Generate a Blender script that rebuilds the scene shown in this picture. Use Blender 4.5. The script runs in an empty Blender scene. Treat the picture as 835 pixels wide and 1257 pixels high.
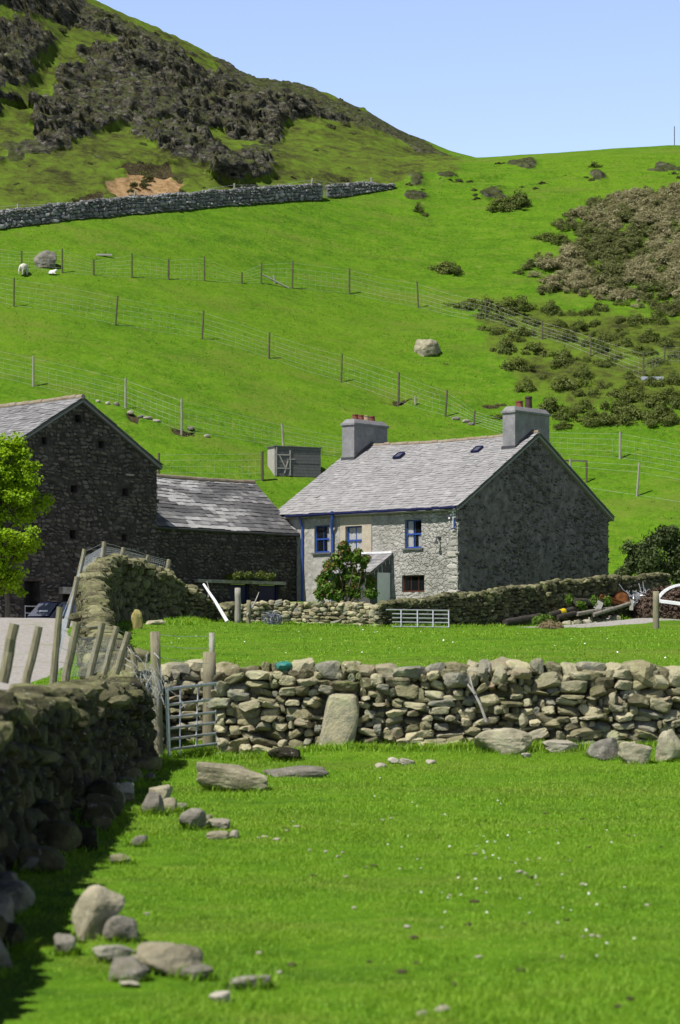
import bpy, bmesh, math, random
import numpy as np
from mathutils import Vector, Matrix
rng = np.random.default_rng(11)
random.seed(5)
scene = bpy.context.scene
COL = scene.collection

# ------------------------------------------------------------------ camera constants
F = 2968.0      # focal length in photo pixels (85 mm on a 36 mm high frame)
HZ = 800.0      # photo row of the horizon
UC = 417.5
EYE = 1.6
def ray(u, v, d):
    return np.array([(u - UC) / F * d, d, EYE + (HZ - v) / F * d])
def sst(a, b, x):
    t = np.clip((np.asarray(x, float) - a) / (b - a), 0, 1)
    return t * t * (3 - 2 * t)

# ------------------------------------------------------------------ numpy noise
def _h(ix, iy, iz, seed):
    h = (ix.astype(np.int64) * 374761393 + iy.astype(np.int64) * 668265263 + iz.astype(np.int64) * 2147483647 + seed * 974634777) & 0xFFFFFFFF
    h = ((h ^ (h >> 13)) * 1274126177) & 0xFFFFFFFF
    h = ((h ^ (h >> 16)) * 2246822519) & 0xFFFFFFFF
    h = h ^ (h >> 15)
    return (h & 0xFFFFFF).astype(np.float64) / 0xFFFFFF
def vnoise(p, seed=0):
    p = np.asarray(p, float)
    i = np.floor(p).astype(np.int64); f = p - i
    w = f * f * (3 - 2 * f)
    out = 0
    for dx in (0, 1):
        wx = w[:, 0] if dx else 1 - w[:, 0]
        for dy in (0, 1):
            wy = w[:, 1] if dy else 1 - w[:, 1]
            for dz in (0, 1):
                wz = w[:, 2] if dz else 1 - w[:, 2]
                out = out + wx * wy * wz * _h(i[:, 0] + dx, i[:, 1] + dy, i[:, 2] + dz, seed)
    return out * 2 - 1
def fbm(p, octv=4, seed=0, gain=.5):
    p = np.asarray(p, float)
    s = 0; a = 1; n = 0
    for k in range(octv):
        s = s + a * vnoise(p * (2.03 ** k) + 17.3 * k, seed + k); n += a; a *= gain
    return s / n
def ridged(p, octv=4, seed=0):
    s = 0; a = 1; n = 0
    for k in range(octv):
        s = s + a * (1 - np.abs(vnoise(p * (2.1 ** k) + 9.1 * k, seed + k))); n += a; a *= .5
    return s / n
def voro(p, seed=0):
    """(distance to nearest point, distance to 2nd, random of the nearest cell, plane offset inside the cell)"""
    p = np.asarray(p, float)
    i = np.floor(p).astype(np.int64)
    f1 = np.full(len(p), 9.); f2 = np.full(len(p), 9.); idr = np.zeros(len(p)); tilt = np.zeros(len(p))
    for dx in (-1, 0, 1):
        for dy in (-1, 0, 1):
            for dz in (-1, 0, 1):
                a, b, c = i[:, 0] + dx, i[:, 1] + dy, i[:, 2] + dz
                q = np.stack([a + _h(a, b, c, seed), b + _h(a, b, c, seed + 1), c + _h(a, b, c, seed + 2)], 1)
                dv = p - q
                d = np.sqrt((dv ** 2).sum(1))
                r = _h(a, b, c, seed + 3)
                tl = dv[:, 0] * (_h(a, b, c, seed + 4) - .5) + dv[:, 1] * (_h(a, b, c, seed + 5) - .5) + dv[:, 2] * (_h(a, b, c, seed + 6) - .5)
                m = d < f1
                f2 = np.where(m, f1, np.minimum(f2, d))
                idr = np.where(m, r, idr); tilt = np.where(m, tl, tilt)
                f1 = np.where(m, d, f1)
    return f1, f2, idr, tilt

# ------------------------------------------------------------------ terrain height
_py = np.array([-400, 0, 34, 36, 40, 50, 60, 70, 80, 95, 104, 112, 120, 130, 4000.])
_pz = np.array([0, 0, 0, .02, .27, .98, 1.6, 2.2, 2.62, 2.92, 3.1, 3.6, 4.1, 4.3, 4.3])
def smooth_tab(x, z, lo, hi, step, sig):
    t = np.arange(lo, hi, step); v = np.interp(t, x, z)
    k = np.exp(-.5 * (np.arange(-int(4 * sig / step), int(4 * sig / step) + 1) * step / sig) ** 2); k /= k.sum()
    return t, np.convolve(np.pad(v, len(k) // 2, mode='edge'), k, 'valid')
T1 = smooth_tab(_py, _pz, -50, 300, .25, 1.2)
_rt = np.array([-100, 0, 4, 10, 30, 60, 80, 90, 100, 130, 200, 420, 3000.])
_rz = np.array([0, 0, .8, 3.8, 14, 29.5, 40, 44, 45.5, 46, 38, 10, 0])
T2 = smooth_tab(_rt, _rz, -60, 2600, .5, 2.0)
_sx = np.array([-200, -33, -29.5, -27.4, -15.8, -10.5, -1.6, 2.9, 7.4, 11.8, 15.4, 25, 40, 90.])
_sz = np.array([70, 81, 76, 73.2, 67.9, 64.8, 62.9, 61, 58.3, 56.5, 55.6, 52, 45, 20.])
T3 = smooth_tab(np.array([-80, -40, -19, -10, -3, 5, 14, 25, 60, 120.]), np.array([105, 112, 117, 121, 125.5, 130, 129.5, 129, 128, 126.]), -150, 150, .5, 5.0)
def toe(x):
    return np.interp(x, T3[0], T3[1])
_qa = np.array([0, .1, .27, .4, .52, .68, .8, 1.0])
_qb = np.array([0, .12, .29, .37, .48, .68, .80, 1.0])
def H0(x, y):
    x = np.asarray(x, float); y = np.asarray(y, float)
    base = np.interp(y, T1[0], T1[1])
    base = base - .038 * np.clip(x + 8, 0, 11) * sst(60, 88, y) * (1 - sst(104, 118, y))
    # yard in front of the barn lies lower than the lane crest
    yard = sst(-7.6, -10.2, x) * sst(85, 95, y) * (1 - sst(112, 124, y))
    base = base * (1 - yard) + 2.0 * yard
    base = base + .06 * np.exp(-((y - 79) / 8.) ** 2) * sst(-7, -10.5, x)
    base = base + .38 * np.exp(-((x - 12.8) / 3.0) ** 2 - ((y - 98.8) / 2.6) ** 2)
    # the field lies a little higher along the front wall
    base = base + .17 * np.exp(-((y - 35.3) / .8) ** 2) * sst(-1.5, -.2, x)
    ty = toe(x); t = y - ty
    R = np.interp(t, T2[0], T2[1]) + np.interp(x, [12, 30], [-1.9, -.6]) * sst(70, 95, t)
    z = base + R
    # crag hill
    yb = ty + np.interp(x, [-10, 4, 14], [64, 72, 76])
    zf = 4.3 + np.interp(yb - ty, T2[0], T2[1])
    zr = np.interp(x, _sx, _sz)
    q = (y - yb) / (265 - yb)
    L = zf + (zr - zf) * np.interp(q, _qa, _qb)
    L = L - np.clip(y - 265, 0, 40) * .08 - np.clip(y - 305, 0, 400) * .15
    L = np.where(q < 0, -100, L)
    k = 1.0
    hh = np.clip(.5 + .5 * (L - z) / k, 0, 1)
    z = np.where(q < 0, z, z * (1 - hh) + L * hh + k * hh * (1 - hh) * .25)
    z = z * (1 - sst(420, 1200, y)) 
    return z
def H(x, y):
    x = np.atleast_1d(np.asarray(x, float)); y = np.atleast_1d(np.asarray(y, float))
    z = H0(x, y)
    o = np.zeros_like(x)
    p = np.stack([x, y, o], 1)
    far = sst(120, 150, y)
    z = z + .035 * fbm(p * .9, 3, 3) * (1 - .3 * far) + .05 * vnoise(p * .25, 8) * sst(8, 14, y)
    z = z + far * (.28 * fbm(p * np.array([.09, .16, 1]), 3, 21) + .07 * fbm(p * np.array([.35, 1.1, 1]), 3, 31))
    return z
def H1(x, y):
    return float(H(x, y)[0])
def ground(u, v, d0=8., d1=330.):
    """first point where the sight line through a photo pixel meets the ground beyond d0"""
    d = np.arange(d0, d1, .2)
    x = (u - UC) / F * d; zr = EYE + (HZ - v) / F * d
    g = H(x, d) - zr
    i = np.argmax(g > 0)
    if g[i] <= 0:
        i = len(d) - 1
    dd = d[i]
    if i > 0 and g[i] > 0:
        dd = d[i - 1] + .2 * (-g[i - 1]) / (g[i] - g[i - 1] + 1e-9)
    x = (u - UC) / F * dd
    return np.array([x, dd, H1(x, dd)])

# ------------------------------------------------------------------ objects
ORG = {}
def tag(o, label=None, cat=None, group=None, kind=None):
    if label: o['label'] = label
    if cat: o['category'] = cat
    if group: o['group'] = group
    if kind: o['kind'] = kind
    return o
def thing(name, label, cat, loc, group=None):
    o = bpy.data.objects.new(name, None); COL.objects.link(o)
    o.empty_display_size = .2
    o.location = tuple(float(a) for a in loc); ORG[o.name] = np.array(loc, float)
    return tag(o, label, cat, group)
class MB:
    def __init__(s): s.V = []; s.F = []; s.n = 0; s.A = []; s.M = []
    def add(s, V, F, a=None, m=0):
        V = np.asarray(V, float).reshape(-1, 3)
        F = F if isinstance(F, list) else [F]
        for f in F:
            f = np.asarray(f, np.int64)
            if f.size:
                f = f.reshape(-1, f.shape[-1])
                s.F.append(f + s.n); s.M.append(np.full(len(f), m))
        s.V.append(V); s.n += len(V)
        s.A.append(np.zeros(len(V)) if a is None else np.broadcast_to(np.asarray(a, float), (len(V),)))
    def hexa(s, o, a, b, c, m=0, t=None):
        o, a, b, c = (np.asarray(q, float) for q in (o, a, b, c))
        V = [o, o + a, o + a + b, o + b, o + c, o + a + c, o + a + b + c, o + b + c]
        F = np.array([[0, 3, 2, 1], [4, 5, 6, 7], [0, 1, 5, 4], [1, 2, 6, 5], [2, 3, 7, 6], [3, 0, 4, 7]])
        if np.dot(np.cross(a, b), c) < 0: F = F[:, ::-1]
        s.add(V, F, t, m)
    def box(s, c, size, R=None, m=0, t=None):
        R = np.eye(3) if R is None else R
        ax = [R[:, i] * size[i] for i in range(3)]
        s.hexa(np.asarray(c, float) - sum(ax) / 2, *ax, m=m, t=t)
    def tube(s, P, r, n=8, m=0, cap=True, t=None, jit=0):
        P = np.asarray(P, float); k = len(P); r = np.broadcast_to(np.asarray(r, float), (k,))
        V = []
        up = None
        for i in range(k):
            d = P[min(i + 1, k - 1)] - P[max(i - 1, 0)]; d = d / (np.linalg.norm(d) + 1e-9)
            if up is None:
                up = np.array([0, 0, 1.]) if abs(d[2]) < .9 else np.array([1., 0, 0])
            a = np.cross(d, up); a /= np.linalg.norm(a) + 1e-9
            b = np.cross(a, d); up = b
            th = np.arange(n) / n * 2 * np.pi
            rr = r[i] * (1 + jit * rng.normal(size=n)) if jit else r[i]
            V.append(P[i] + (np.cos(th) * rr)[:, None] * a - (np.sin(th) * rr)[:, None] * b)
        V = np.concatenate(V)
        j = np.arange(n); j2 = (j + 1) % n
        F = [np.stack([i * n + j, i * n + j2, (i + 1) * n + j2, (i + 1) * n + j], 1) for i in range(k - 1)]
        F = [f[:, ::-1] for f in F]
        if cap:
            F.append(np.arange(n)[None, :]); F.append(((k - 1) * n + np.arange(n))[None, ::-1])
        F = [f[:, ::-1] for f in F]
        s.add(V, F, t, m)
    def build(s, name, mats, parent=None, smooth=False, loc=None):
        V = np.concatenate(s.V) if s.V else np.zeros((0, 3))
        return mesh_obj(name, V, s.F, mats, parent, smooth, loc, np.concatenate(s.A) if s.A else None, s.M)
def make_mesh(name, V, F, smooth=False, att=None, midx=None):
    me = bpy.data.meshes.new(name)
    me.vertices.add(len(V)); me.vertices.foreach_set('co', np.asarray(V, np.float32).ravel())
    idx = np.concatenate([f.ravel() for f in F]).astype(np.int32)
    tot = np.concatenate([np.full(len(f), f.shape[1]) for f in F]).astype(np.int32)
    st = np.concatenate([[0], np.cumsum(tot)[:-1]]).astype(np.int32)
    me.loops.add(len(idx)); me.loops.foreach_set('vertex_index', idx)
    me.polygons.add(len(tot)); me.polygons.foreach_set('loop_start', st); me.polygons.foreach_set('loop_total', tot)
    if midx is not None:
        me.polygons.foreach_set('material_index', np.concatenate(midx).astype(np.int32))
    me.update(calc_edges=True)
    me.polygons.foreach_set('use_smooth', np.full(len(tot), smooth))
    if att is not None:
        for k, v in att.items():
            a = me.attributes.new(k, 'FLOAT', 'POINT'); a.data.foreach_set('value', np.asarray(v, np.float32))
    me.validate()
    return me
def mesh_obj(name, V, F, mats, parent=None, smooth=False, loc=None, tint=None, midx=None, att=None):
    if parent is not None: o0 = ORG[parent.name]
    elif loc is not None: o0 = np.array(loc, float)
    else: o0 = np.zeros(3)
    a = dict(att or {})
    if tint is not None: a['tint'] = tint
    me = make_mesh(name, V - o0, F, smooth, a, midx)
    for m in (mats if isinstance(mats, (list, tuple)) else [mats]): me.materials.append(m)
    o = bpy.data.objects.new(name, me); COL.objects.link(o)
    if parent is not None: o.parent = parent
    else: o.location = tuple(float(q) for q in o0)
    ORG[o.name] = o0
    return o
def rotz(a):
    c, s = math.cos(a), math.sin(a); return np.array([[c, -s, 0], [s, c, 0], [0, 0, 1.]])
def euler(a, b, c):
    return np.array(Matrix.Rotation(c, 3, 'Z') @ Matrix.Rotation(b, 3, 'Y') @ Matrix.Rotation(a, 3, 'X'))

# ------------------------------------------------------------------ stones
def ico(level):
    bm = bmesh.new(); bmesh.ops.create_icosphere(bm, subdivisions=level, radius=1)
    bm.verts.ensure_lookup_table()
    V = np.array([v.co[:] for v in bm.verts]); Fc = np.array([[v.index for v in f.verts] for f in bm.faces]); bm.free()
    return V / np.linalg.norm(V, axis=1)[:, None], Fc
ICO = {k: ico(k) for k in (1, 2, 3, 4, 5)}
def rock_shape(level, r, boxy=True, ncut=7, cut=(.86, 1.25), soft=40.):
    D, _ = ICO[level]
    N = []; h = []
    if boxy:
        for ax in range(3):
            for sg in (-1, 1):
                n = np.zeros(3); n[ax] = sg; n = n + r.normal(0, .12, 3); N.append(n / np.linalg.norm(n)); h.append(r.uniform(.9, 1.03))
    for _ in range(ncut):
        n = r.normal(0, 1, 3); N.append(n / np.linalg.norm(n)); h.append(r.uniform(*cut))
    N = np.array(N); h = np.array(h)
    c = np.maximum(D @ N.T, 1e-3) / h
    rad = 1.0 / ((c ** soft).sum(1) ** (1.0 / soft))
    rad = np.minimum(rad, 1.5)
    return D * rad[:, None]
SHAPES = {k: [rock_shape(k, rng) for _ in range(28)] for k in (1, 2, 3)}
SOFTSH = {k: [rock_shape(k, rng, False, 16, (.8, 1.0), 10) for _ in range(12)] for k in (1, 2)}
def add_stone(mb, c, dims, R, level=2, t=None, lib=SHAPES):
    S = lib[level][rng.integers(len(lib[level]))]
    V = S * (np.asarray(dims) * .5)
    if level >= 2: V = V * (1 + .05 * vnoise(S * 2.1 + rng.uniform(0, 90), 5))[:, None]
    mb.add(V @ R.T + c, ICO[level][1], rng.random() if t is None else t)

class Path:
    def __init__(s, pts):
        s.P = np.array(pts, float); d = np.linalg.norm(np.diff(s.P[:, :2], axis=0), axis=1)
        s.S = np.concatenate([[0], np.cumsum(d)]); s.L = s.S[-1]
    def at(s, q): return np.array([np.interp(q, s.S, s.P[:, 0]), np.interp(q, s.S, s.P[:, 1])])
    def top(s, q): return float(np.interp(q, s.S, s.P[:, 2]))
    def dir(s, q):
        a = s.at(max(q - .4, 0)); b = s.at(min(q + .4, s.L)); d = b - a; return d / (np.linalg.norm(d) + 1e-9)
def drystone(root, pts, thick, mat, course=.14, width=(.16, .5), level=2, sides=(1, -1), cope=(.12, .36, .2, .34), ragged=.05, dense=1.0, skip=None, copelean=.15, stone_depth=.34, tight=1.06, inset=.028, copemat=None, jig=1.0):
    """pts: (x, y, z of the top). Random rubble in rough courses, a hearting core, upright cope stones."""
    P = Path(pts); body = MB(); cp = MB()
    for sd in sides:
        nc = max(3, int(round(np.mean([P.top(q) - H1(*P.at(q)) for q in np.linspace(0, P.L, 9)]) / course)))
        cuts = np.concatenate([[0], np.cumsum(rng.uniform(.6, 1.4, nc))]); cuts /= cuts[-1]
        cuts = .0 + cuts * 1.0
        for i in range(nc):
            q = -rng.uniform(0, .3); big = 1.25 if i < nc * .3 else 1.0
            while q < P.L + .1:
                w = rng.uniform(*width) ** 1.0 * big
                if rng.random() < .25: w *= .55
                qm = min(max(q + w / 2, 0), P.L)
                x, y = P.at(qm); dx, dy = P.dir(qm); nrm = np.array([dy, -dx, 0]) * sd
                zg = H1(x, y) - .06; zt = P.top(qm) - cope[2] * .55 + ragged * math.sin(qm * 1.7) 
                hloc = zt - zg
                f = (cuts[i] + cuts[i + 1]) / 2; hh = (cuts[i + 1] - cuts[i]) * hloc
                f += .022 * math.sin(qm * 2.3 + i * 1.1) + rng.normal(0, .012)
                hs = hh * rng.uniform(.85, 1.3)
                if rng.random() < .1: hs *= 1.6; w *= 1.15
                if rng.random() < .12: hs *= .6
                dep = rng.uniform(.7, 1.2) * stone_depth
                off = thick / 2 * (1.05 - .3 * f) - dep / 2 + rng.normal(0, inset) - (.07 if rng.random() < .12 else 0)
                c = np.array([x, y, zg + f * hloc]) + nrm * off
                if skip is not None and skip(qm, c, sd): q += w; continue
                T = np.array([dx, dy, 0]); U = np.array([0, 0, 1.])
                R0 = np.stack([T, nrm, U], 1)
                if np.linalg.det(R0) < 0: R0[:, 0] *= -1
                R = R0 @ euler(rng.normal(0, .12 * jig), rng.normal(0, .13 * jig), rng.normal(0, .14 * jig))
                add_stone(body, c, (w * tight, dep, hs * (tight + .01)), R, level)
                q += w * .97 / dense
    # cope
    q = 0
    while q < P.L:
        w = rng.uniform(cope[0], cope[1]); h = rng.uniform(cope[2], cope[3])
        x, y = P.at(min(q + w / 2, P.L)); dx, dy = P.dir(min(q + w / 2, P.L))
        T = np.array([dx, dy, 0]); Nn = np.array([dy, -dx, 0]); R0 = np.stack([T, -Nn, np.array([0, 0, 1.])], 1)
        R = R0 @ euler(rng.normal(0, .16), rng.normal(0, copelean), rng.normal(0, .3))
        zt = P.top(min(q + w / 2, P.L)) + ragged * math.sin(q * 1.7)
        add_stone(cp, np.array([x, y, zt - h * .42 + rng.normal(0, .02)]) + Nn * rng.normal(0, .03), (w * 1.03, thick * rng.uniform(.4, .85), h), R, level)
        if rng.random() < .6: add_stone(cp, np.array([x, y, zt - h * .75]) + Nn * rng.normal(0, thick * .25), (w * .8, thick * .4, h * .7), R, level)
        q += w * 1.0
    # hearting, coloured darkest to paint shade into the gaps
    n = max(2, int(P.L / .5)); qs = np.linspace(0, P.L, n); V = []
    for q in qs:
        x, y = P.at(q); dx, dy = P.dir(q); Nn = np.array([dy, -dx, 0]); zg = H1(x, y) - .3; zt = P.top(q) - cope[2] * .9
        for sd in (1, -1):
            V.append(np.array([x, y, zg]) + Nn * sd * thick * .19); V.append(np.array([x, y, zt]) + Nn * sd * thick * .12)
    V = np.array(V); i = np.arange(n - 1) * 4
    Fq = np.concatenate([np.stack([i, i + 4, i + 5, i + 1], 1), np.stack([i + 2, i + 3, i + 7, i + 6], 1), np.stack([i + 1, i + 5, i + 7, i + 3], 1), np.array([[0, 1, 3, 2]]), np.array([[0, 2, 3, 1]]) + 4 * (n - 1)])
    body.add(V, Fq, 0.)
    a = body.build('stonework', mat, root); b = cp.build('coping', copemat or mat, root)
    return a, b
# ------------------------------------------------------------------ materials
class NT:
    def __init__(s, name):
        s.m = bpy.data.materials.new(name); s.m.use_nodes = True
        s.t = s.m.node_tree; s.t.nodes.clear()
        s.out = s.t.nodes.new('ShaderNodeOutputMaterial')
        s.b = s.t.nodes.new('ShaderNodeBsdfPrincipled')
        s.t.links.new(s.b.outputs[0], s.out.inputs[0])
        s.b.inputs['Roughness'].default_value = .9
        s.b.inputs['Specular IOR Level'].default_value = .25
    def n(s, ty, **kw):
        nd = s.t.nodes.new(ty)
        for k, v in kw.items():
            if k.startswith('_'): setattr(nd, k[1:], v)
            else: s.put(nd, k, v)
        return nd
    def put(s, nd, k, v):
        k = int(k[1:]) if (k[0] == 'i' and k[1:].isdigit()) else k
        sk = nd.inputs[k]
        if isinstance(v, bpy.types.NodeSocket): s.t.links.new(v, sk)
        elif isinstance(v, (tuple, list)) and len(v) == 3 and sk.type == 'RGBA': sk.default_value = (*v, 1)
        else: sk.default_value = v
    def pos(s):
        return s.n('ShaderNodeNewGeometry').outputs['Position']
    def scl(s, vec, sc):
        return s.n('ShaderNodeVectorMath', _operation='MULTIPLY', i0=vec, i1=sc).outputs[0]
    def noise(s, vec, scale, det=4, rough=.55, dist=0):
        return s.n('ShaderNodeTexNoise', Vector=vec, Scale=scale, Detail=det, Roughness=rough, Distortion=dist).outputs['Fac']
    def vor(s, vec, scale, feat='F1', out='Distance', rnd=1.0):
        nd = s.n('ShaderNodeTexVoronoi', _feature=feat, Vector=vec, Scale=scale, Randomness=rnd); return nd.outputs[out]
    def ramp(s, fac, stops, interp='LINEAR'):
        nd = s.n('ShaderNodeValToRGB', Fac=fac); cr = nd.color_ramp; cr.interpolation = interp
        while len(cr.elements) < len(stops): cr.elements.new(.5)
        for e, (p, c) in zip(cr.elements, stops):
            e.position = p; e.color = (*c, 1) if isinstance(c, (tuple, list)) else (c, c, c, 1)
        return nd.outputs['Color']
    def mix(s, fac, a, b, mode='MIX'):
        nd = s.n('ShaderNodeMix', _data_type='RGBA', _blend_type=mode)
        s.put(nd, 'i0', fac); s.put(nd, 'i6', a); s.put(nd, 'i7', b); return nd.outputs[2]
    def math(s, op, a, b=0.0, c=0.0, clamp=False):
        nd = s.n('ShaderNodeMath', _operation=op, i0=a, i1=b); nd.use_clamp = clamp
        if op in ('MULTIPLY_ADD',): s.put(nd, 'i2', c)
        return nd.outputs[0]
    def smooth(s, a, b, x):
        nd = s.n('ShaderNodeMapRange', _interpolation_type='SMOOTHSTEP'); s.put(nd, 'Value', x)
        s.put(nd, 'From Min', a); s.put(nd, 'From Max', b); return nd.outputs[0]
    def attr(s, name):
        return s.n('ShaderNodeAttribute', _attribute_name=name).outputs['Fac']
    def island(s):
        return s.n('ShaderNodeNewGeometry').outputs['Random Per Island']
    def bump(s, h, st=.5, dist=.02, nrm=None):
        nd = s.n('ShaderNodeBump', Height=h, Strength=st, Distance=dist)
        if nrm is not None: s.put(nd, 'Normal', nrm)
        s.put(s.b, 'Normal', nd.outputs[0]); return nd.outputs[0]
    def col(s, c): s.put(s.b, 'Base Color', c); return s
    def rough(s, v): s.put(s.b, 'Roughness', v); return s
def plain(name, c, rough=.6, metal=0, var=.15, scale=6, bump=.15, spec=.3):
    n = NT(name); p = n.n('ShaderNodeTexCoord').outputs['Object']
    f = n.noise(p, scale, 5, .6)
    d = tuple(max(0, x * (1 - var * 2)) for x in c); l = tuple(min(1, x * (1 + var)) for x in c)
    n.col(n.ramp(f, [(.3, d), (.7, l)])); n.rough(rough); n.b.inputs['Metallic'].default_value = metal
    n.b.inputs['Specular IOR Level'].default_value = spec
    if bump: n.bump(n.noise(p, scale * 4, 4), bump, .01)
    return n.m

def grass_color(n):
    """turf colour by position: shared by the ground sheet and the grass blades"""
    p = n.pos()
    a = n.noise(n.scl(p, (1, .55, .4)), .07, 3, .5)
    b = n.noise(n.scl(p, (.55, 1, .6)), .7, 4, .6)
    c = n.noise(p, 3.0, 4, .65)
    d = n.noise(n.scl(p, (.6, 1, 1)), .25, 3, .55)
    col = n.ramp(n.mix(.5, b, c), [(.34, (.050, .118, .0062)), (.5, (.096, .200, .0085)), (.72, (.158, .276, .015))])
    col = n.mix(n.math('MULTIPLY', n.smooth(.45, .70, a), .7), col, n.mix(.6, col, (.150, .248, .014)))
    col = n.mix(n.math('MULTIPLY', n.smooth(.52, .72, n.noise(n.scl(p, (1, .7, 1)), 11, 4, .7)), .5), col, (.185, .285, .03))
    col = n.mix(n.math('MULTIPLY', n.smooth(.56, .75, d), .55), col, (.078, .178, .007))
    e = n.noise(n.scl(p, (.7, 1, 1)), 1.5, 5, .7)
    col = n.mix(n.math('MULTIPLY', n.smooth(.52, .68, e), .70), col, (.175, .225, .034))
    col = n.mix(n.math('MULTIPLY', n.smooth(.45, .30, e), .55), col, (.052, .130, .006))
    f = n.noise(n.scl(p, (.25, .8, .8)), .35, 5, .65)
    col = n.mix(n.math('MULTIPLY', n.smooth(.50, .68, f), .6), col, (.150, .190, .030))
    return col, p
MAT = {}
def grass_blades(name, mul=1.0):
    n = NT(name); col, p = grass_color(n)
    t = n.attr('tint')
    col = n.mix(n.smooth(.35, 1.0, t), col, n.mix(.65, col, (.29, .40, .06)))
    col = n.mix(n.smooth(.35, .0, t), col, n.mix(.3, col, (.05, .12, .01)))
    col = n.scl(col, (mul * .93, mul * 1.01, mul * .85))
    n.col(col); n.rough(.62)
    tr = n.n('ShaderNodeBsdfTranslucent', Color=n.mix(.5, col, (.26 * mul, .36 * mul, .02)))
    mx = n.n('ShaderNodeMixShader', i0=.4, i1=n.b.outputs[0], i2=tr.outputs[0])
    n.t.links.new(mx.outputs[0], n.out.inputs[0])
    return n.m
MAT['blades'] = grass_blades('grass_blades', 1.52)
MAT['hill_blades'] = grass_blades('hill_grass_blades', 1.0)

def ground_mat():
    n = NT('ground_turf'); col, p = grass_color(n)
    fine = n.noise(p, 14, 4, .7)
    col = n.scl(col, (.83, .89, .78))
    hill = n.smooth(120, 170, n.n('ShaderNodeSeparateXYZ', Vector=p).outputs[1])
    # short turf mottling
    col = n.mix(n.math('MULTIPLY', n.smooth(.52, .72, n.noise(n.scl(p, (1, .8, .8)), 2.2, 5, .7)), .55), col, (.062, .130, .008))
    col = n.mix(n.math('MULTIPLY', n.smooth(.58, .78, n.noise(n.scl(p, (.35, 1, 1)), 1.1, 5, .7)), .5), col, (.150, .190, .030))
    # rough pasture on the crag hill
    br = n.attr('rough_pasture')
    rp = n.ramp(n.mix(.45, n.noise(p, .28, 6, .7), n.noise(p, 1.4, 6, .75)), [(.32, (.016, .018, .007)), (.42, (.045, .050, .014)), (.49, (.078, .105, .015)), (.58, (.098, .160, .014)), (.8, (.125, .21, .015))])
    col = n.mix(n.smooth(.35, .65, n.math('ADD', br, n.math('MULTIPLY', n.math('SUBTRACT', n.noise(p, .8, 5, .7), .5), .9))), col, rp)
    # bare earth scrape
    sd = n.attr('sand')
    sc = n.ramp(n.noise(p, 1.6, 6, .75), [(.3, (.13, .075, .035)), (.5, (.31, .195, .095)), (.72, (.43, .31, .185))])
    col = n.mix(n.smooth(.42, .6, n.math('ADD', sd, n.math('MULTIPLY', n.math('SUBTRACT', n.noise(p, 1.0, 4, .7), .5), .5))), col, sc)
    # dark soil of slips and banks, plus painted shade of the overhang and boulder
    so = n.attr('soil_shade')
    col = n.mix(n.smooth(.4, .6, n.math('ADD', so, n.math('MULTIPLY', n.math('SUBTRACT', n.noise(p, 2.0, 5, .7), .5), .7))), col, n.ramp(n.noise(p, 3, 4), [(.3, (.02, .015, .008)), (.7, (.07, .055, .03))]))
    # gravel of the lane and track
    gv = n.attr('gravel')
    gc = n.ramp(n.noise(p, 9, 6, .8), [(.25, (.14, .13, .115)), (.5, (.31, .292, .275)), (.75, (.46, .44, .42))])
    gc = n.mix(n.smooth(.55, .72, n.noise(p, .9, 4, .6)), gc, n.mix(.5, gc, (.17, .19, .06)))
    col = n.mix(n.smooth(.42, .58, n.math('ADD', gv, n.math('MULTIPLY', n.math('SUBTRACT', n.noise(p, 1.8, 5, .75), .5), .55))), col, gc)
    # rock
    rk = n.attr('rock')
    st = n.scl(p, (.8, .8, 2.2))
    rc = n.ramp(n.noise(st, 1.3, 8, .78), [(.36, (.007, .007, .006)), (.46, (.030, .028, .024)), (.54, (.080, .075, .062)), (.64, (.19, .18, .15)), (.76, (.40, .385, .33))])
    rc = n.mix(n.math('MULTIPLY', n.smooth(.46, .60, n.noise(p, .55, 7, .78)), .85), rc, n.ramp(n.noise(p, 2.4, 6, .75), [(.3, (.018, .020, .008)), (.5, (.058, .054, .028)), (.7, (.11, .105, .050))]))
    nz = n.n('ShaderNodeSeparateXYZ', Vector=n.n('ShaderNodeNewGeometry').outputs['Normal']).outputs[2]
    moss = n.math('MULTIPLY', n.smooth(.55, .95, n.math('ADD', nz, n.math('MULTIPLY', n.math('SUBTRACT', n.noise(p, .9, 6, .75), .5), 1.5))), .75)
    rc = n.mix(moss, rc, n.ramp(n.noise(p, 1.7, 5, .7), [(.3, (.022, .030, .008)), (.55, (.055, .072, .015)), (.75, (.11, .145, .022))]))
    col = n.mix(n.smooth(.38, .56, n.math('ADD', rk, n.math('MULTIPLY', n.math('SUBTRACT', n.noise(p, .9, 6, .75), .5), .45))), col, rc)
    n.col(col); n.rough(.95)
    n.b.inputs['Specular IOR Level'].default_value = .1
    h = n.math('ADD', n.math('MULTIPLY', n.noise(p, 3.2, 6, .75), 1.0), n.math('MULTIPLY', fine, .25))
    h = n.math('ADD', h, n.math('MULTIPLY', rk, n.math('MULTIPLY', n.vor(n.n('ShaderNodeVectorMath', _operation='ADD', i0=n.scl(p, (1, .8, .7)), i1=n.scl(n.n('ShaderNodeTexNoise', Vector=p, Scale=1.6, Detail=4).outputs['Color'], (.9, .9, .9))).outputs[0], 1.5), 2.2)))
    n.bump(h, .75, n.math('ADD', .06, n.math('MULTIPLY', hill, .14)))
    return n.m
MAT['ground'] = ground_mat()

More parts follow.
